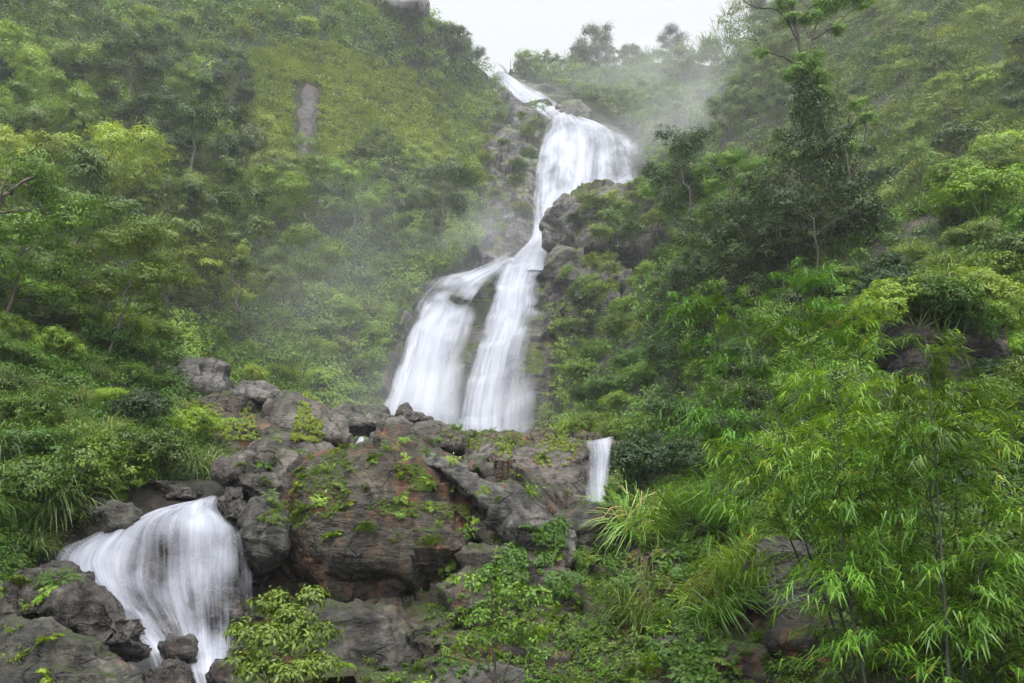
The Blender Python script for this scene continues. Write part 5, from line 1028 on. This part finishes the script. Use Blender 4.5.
# thin dark-stemmed sapling in front of the lichened boulder
custom_tree('sapling', 'sapling', 'thin dark-stemmed sapling with small leaves in front of the lichened boulder', 'small trees in the foreground', (494, 720, 8.2), [(494, 720, 8.2), (495, 670, 8.2), (491, 620, 8.2), (492, 570, 8.2)],
    [[(495, 690, 8.2), (484, 650, 8.2), (474, 610, 8.2), (470, 575, 8.2)], [(495, 700, 8.2), (512, 655, 8.2), (527, 620, 8.2), (534, 590, 8.2)], [(494, 650, 8.2), (505, 610, 8.2), (512, 580, 8.2)], [(493, 680, 8.2), (480, 665, 8.2), (468, 648, 8.2)], [(495, 690, 8.2), (520, 675, 8.2), (540, 650, 8.2)]],
    [(492, 575, 8.2, .16), (472, 582, 8.2, .18), (533, 600, 8.2, .2), (510, 590, 8.2, .2), (480, 620, 8.2, .2), (525, 640, 8.2, .2), (470, 645, 8.2, .2), (505, 630, 8.2, .18), (540, 655, 8.2, .15)], 1100, .052, .5, 'near_mid', 'stem_dark', .017, 74, 9, .6, rb=.6)
# leafy bush at the bottom
custom_tree('bush', 'bush', 'fresh green leafy bush at the bottom edge, right of the left cascade', 'small trees in the foreground', (285, 740, 6.6), [(285, 740, 6.6), (283, 690, 6.6), (280, 640, 6.6), (285, 605, 6.6)],
    [[(284, 720, 6.6), (265, 670, 6.6), (250, 630, 6.5), (262, 600, 6.5)], [(284, 720, 6.6), (300, 670, 6.6), (312, 630, 6.6), (315, 595, 6.6)], [(284, 700, 6.6), (255, 670, 6.4), (235, 640, 6.4)], [(284, 700, 6.6), (315, 680, 6.4), (335, 665, 6.4)]],
    [(264, 606, 6.5, .11), (285, 614, 6.6, .14), (276, 598, 6.6, .09), (312, 598, 6.6, .12), (296, 622, 6.5, .15), (248, 634, 6.4, .14), (272, 642, 6.3, .16), (300, 640, 6.4, .17), (322, 634, 6.6, .13), (242, 662, 6.3, .13), (264, 676, 6.2, .17), (295, 680, 6.2, .18), (320, 668, 6.3, .14)], 4200, .05, .38, 'near_mid2', 'stem_dark', .014, 75, 22, .6, rb=.6, layer=False)
place('fern', at(822, 664, 8.3), .32, .4, (.2, 0), 'red withered fern at the bottom edge left of the bamboo', 'small plants on the foreground rocks')
_d = [o for o in COL.objects if o.get('label') == 'red withered fern at the bottom edge left of the bamboo'][0]; _d.data = _d.data.copy(); _d.data.materials[0] = M['red']
place('herb_l', at(948, 360, 12.5), 1.0, 1., (0, 0), 'yellowish whorled plant in front of the dark hollow at the right', 'small plants on the foreground rocks')
# roots hanging on the right bank
A = Acc(); rg = np.random.default_rng(77); B0 = at(640, 565, 10.2)
for i in range(7):
    x = 636+i*2.4+rg.uniform(-3, 3); n_ = 4+i % 3; p = np.array([at(x+rg.uniform(-1.6, 1.6)*k, 556+k*14, 10.15-.03*k) for k in range(n_)])-B0; tube(A, curve(p, 16), .006, .0015, 5)
tag(link('hanging_roots', A.mesh('roots', True), M['root'], loc=B0), 'thin brown roots hanging down the right bank among the yellowing leaves', 'roots')

# spray drifting off the falls
def mist(label, c, r, dens, seed):
    m, N, L, out = mat_new('mist'); tc = N('ShaderNodeTexCoord'); ln = N('ShaderNodeVectorMath', operation='LENGTH'); L(tc.outputs['Object'], ln.inputs[0])
    mr_ = N('ShaderNodeMapRange', interpolation_type='SMOOTHSTEP', ins={'From Min': 0.1, 'From Max': .98, 'To Min': dens, 'To Max': 0}); L(ln.outputs['Value'], mr_.inputs['Value'])
    nz = N('ShaderNodeTexNoise', ins={'Scale': 1.7, 'Detail': 2}); L(tc.outputs['Object'], nz.inputs[0]); n2 = N('ShaderNodeMapRange', ins={'From Min': .38, 'From Max': .62, 'To Min': .1, 'To Max': 1.7}); L(nz.outputs[0], n2.inputs['Value'])
    mm = N('ShaderNodeMath', operation='MULTIPLY'); L(mr_.outputs[0], mm.inputs[0]); L(n2.outputs[0], mm.inputs[1])
    v = N('ShaderNodeVolumePrincipled', ins={'Color': (.96, .97, 1, 1)}); L(mm.outputs[0], v.inputs['Density']); L(v.outputs[0], out.inputs['Volume'])
    bm = bmesh.new(); bmesh.ops.create_icosphere(bm, subdivisions=3, radius=1.0); me = bpy.data.meshes.new('mist'); bm.to_mesh(me); bm.free()
    o = link('mist', me, m, loc=at(*c)); o.scale = r; tag(o, label, kind='stuff')
mist('spray hanging before the left hillside', (275, 320, 47), (17, 9, 10), .008, 1)
mist('thin spray rising over the left rock ridge', (330, 250, 58), (16, 9, 13), .005, 7)
mist('spray at the foot of the main falls', (420, 412, 49), (10, 4.5, 6), .042, 2)
mist('spray drifting right of the wide upper fall', (680, 125, 110), (20, 12, 19), .017, 3)
mist('thin spray under the skyline trees', (640, 70, 132), (30, 12, 14), .010, 8)
mist('spray beside the bend of the falls', (478, 240, 76), (10, 5, 9), .035, 4)
# haze: one box of thin even air round the whole place
def box(name, a, b):
    v = [(x, y, z) for x in (a[0], b[0]) for y in (a[1], b[1]) for z in (a[2], b[2])]
    q = [(0, 1, 3, 2), (4, 6, 7, 5), (0, 4, 5, 1), (2, 3, 7, 6), (0, 2, 6, 4), (1, 5, 7, 3)]
    return mesh_np(name, v, q)
m, N, L, out = mat_new('haze'); HAZE = N('ShaderNodeVolumePrincipled', ins={'Color': (.93, .96, 1, 1), 'Density': .0006, 'Anisotropy': 0.0}); L(HAZE.outputs[0], out.inputs['Volume'])
tag(link('haze', box('haze', (-905, -905, -4), (905, 905, 215)), m), kind='stuff')
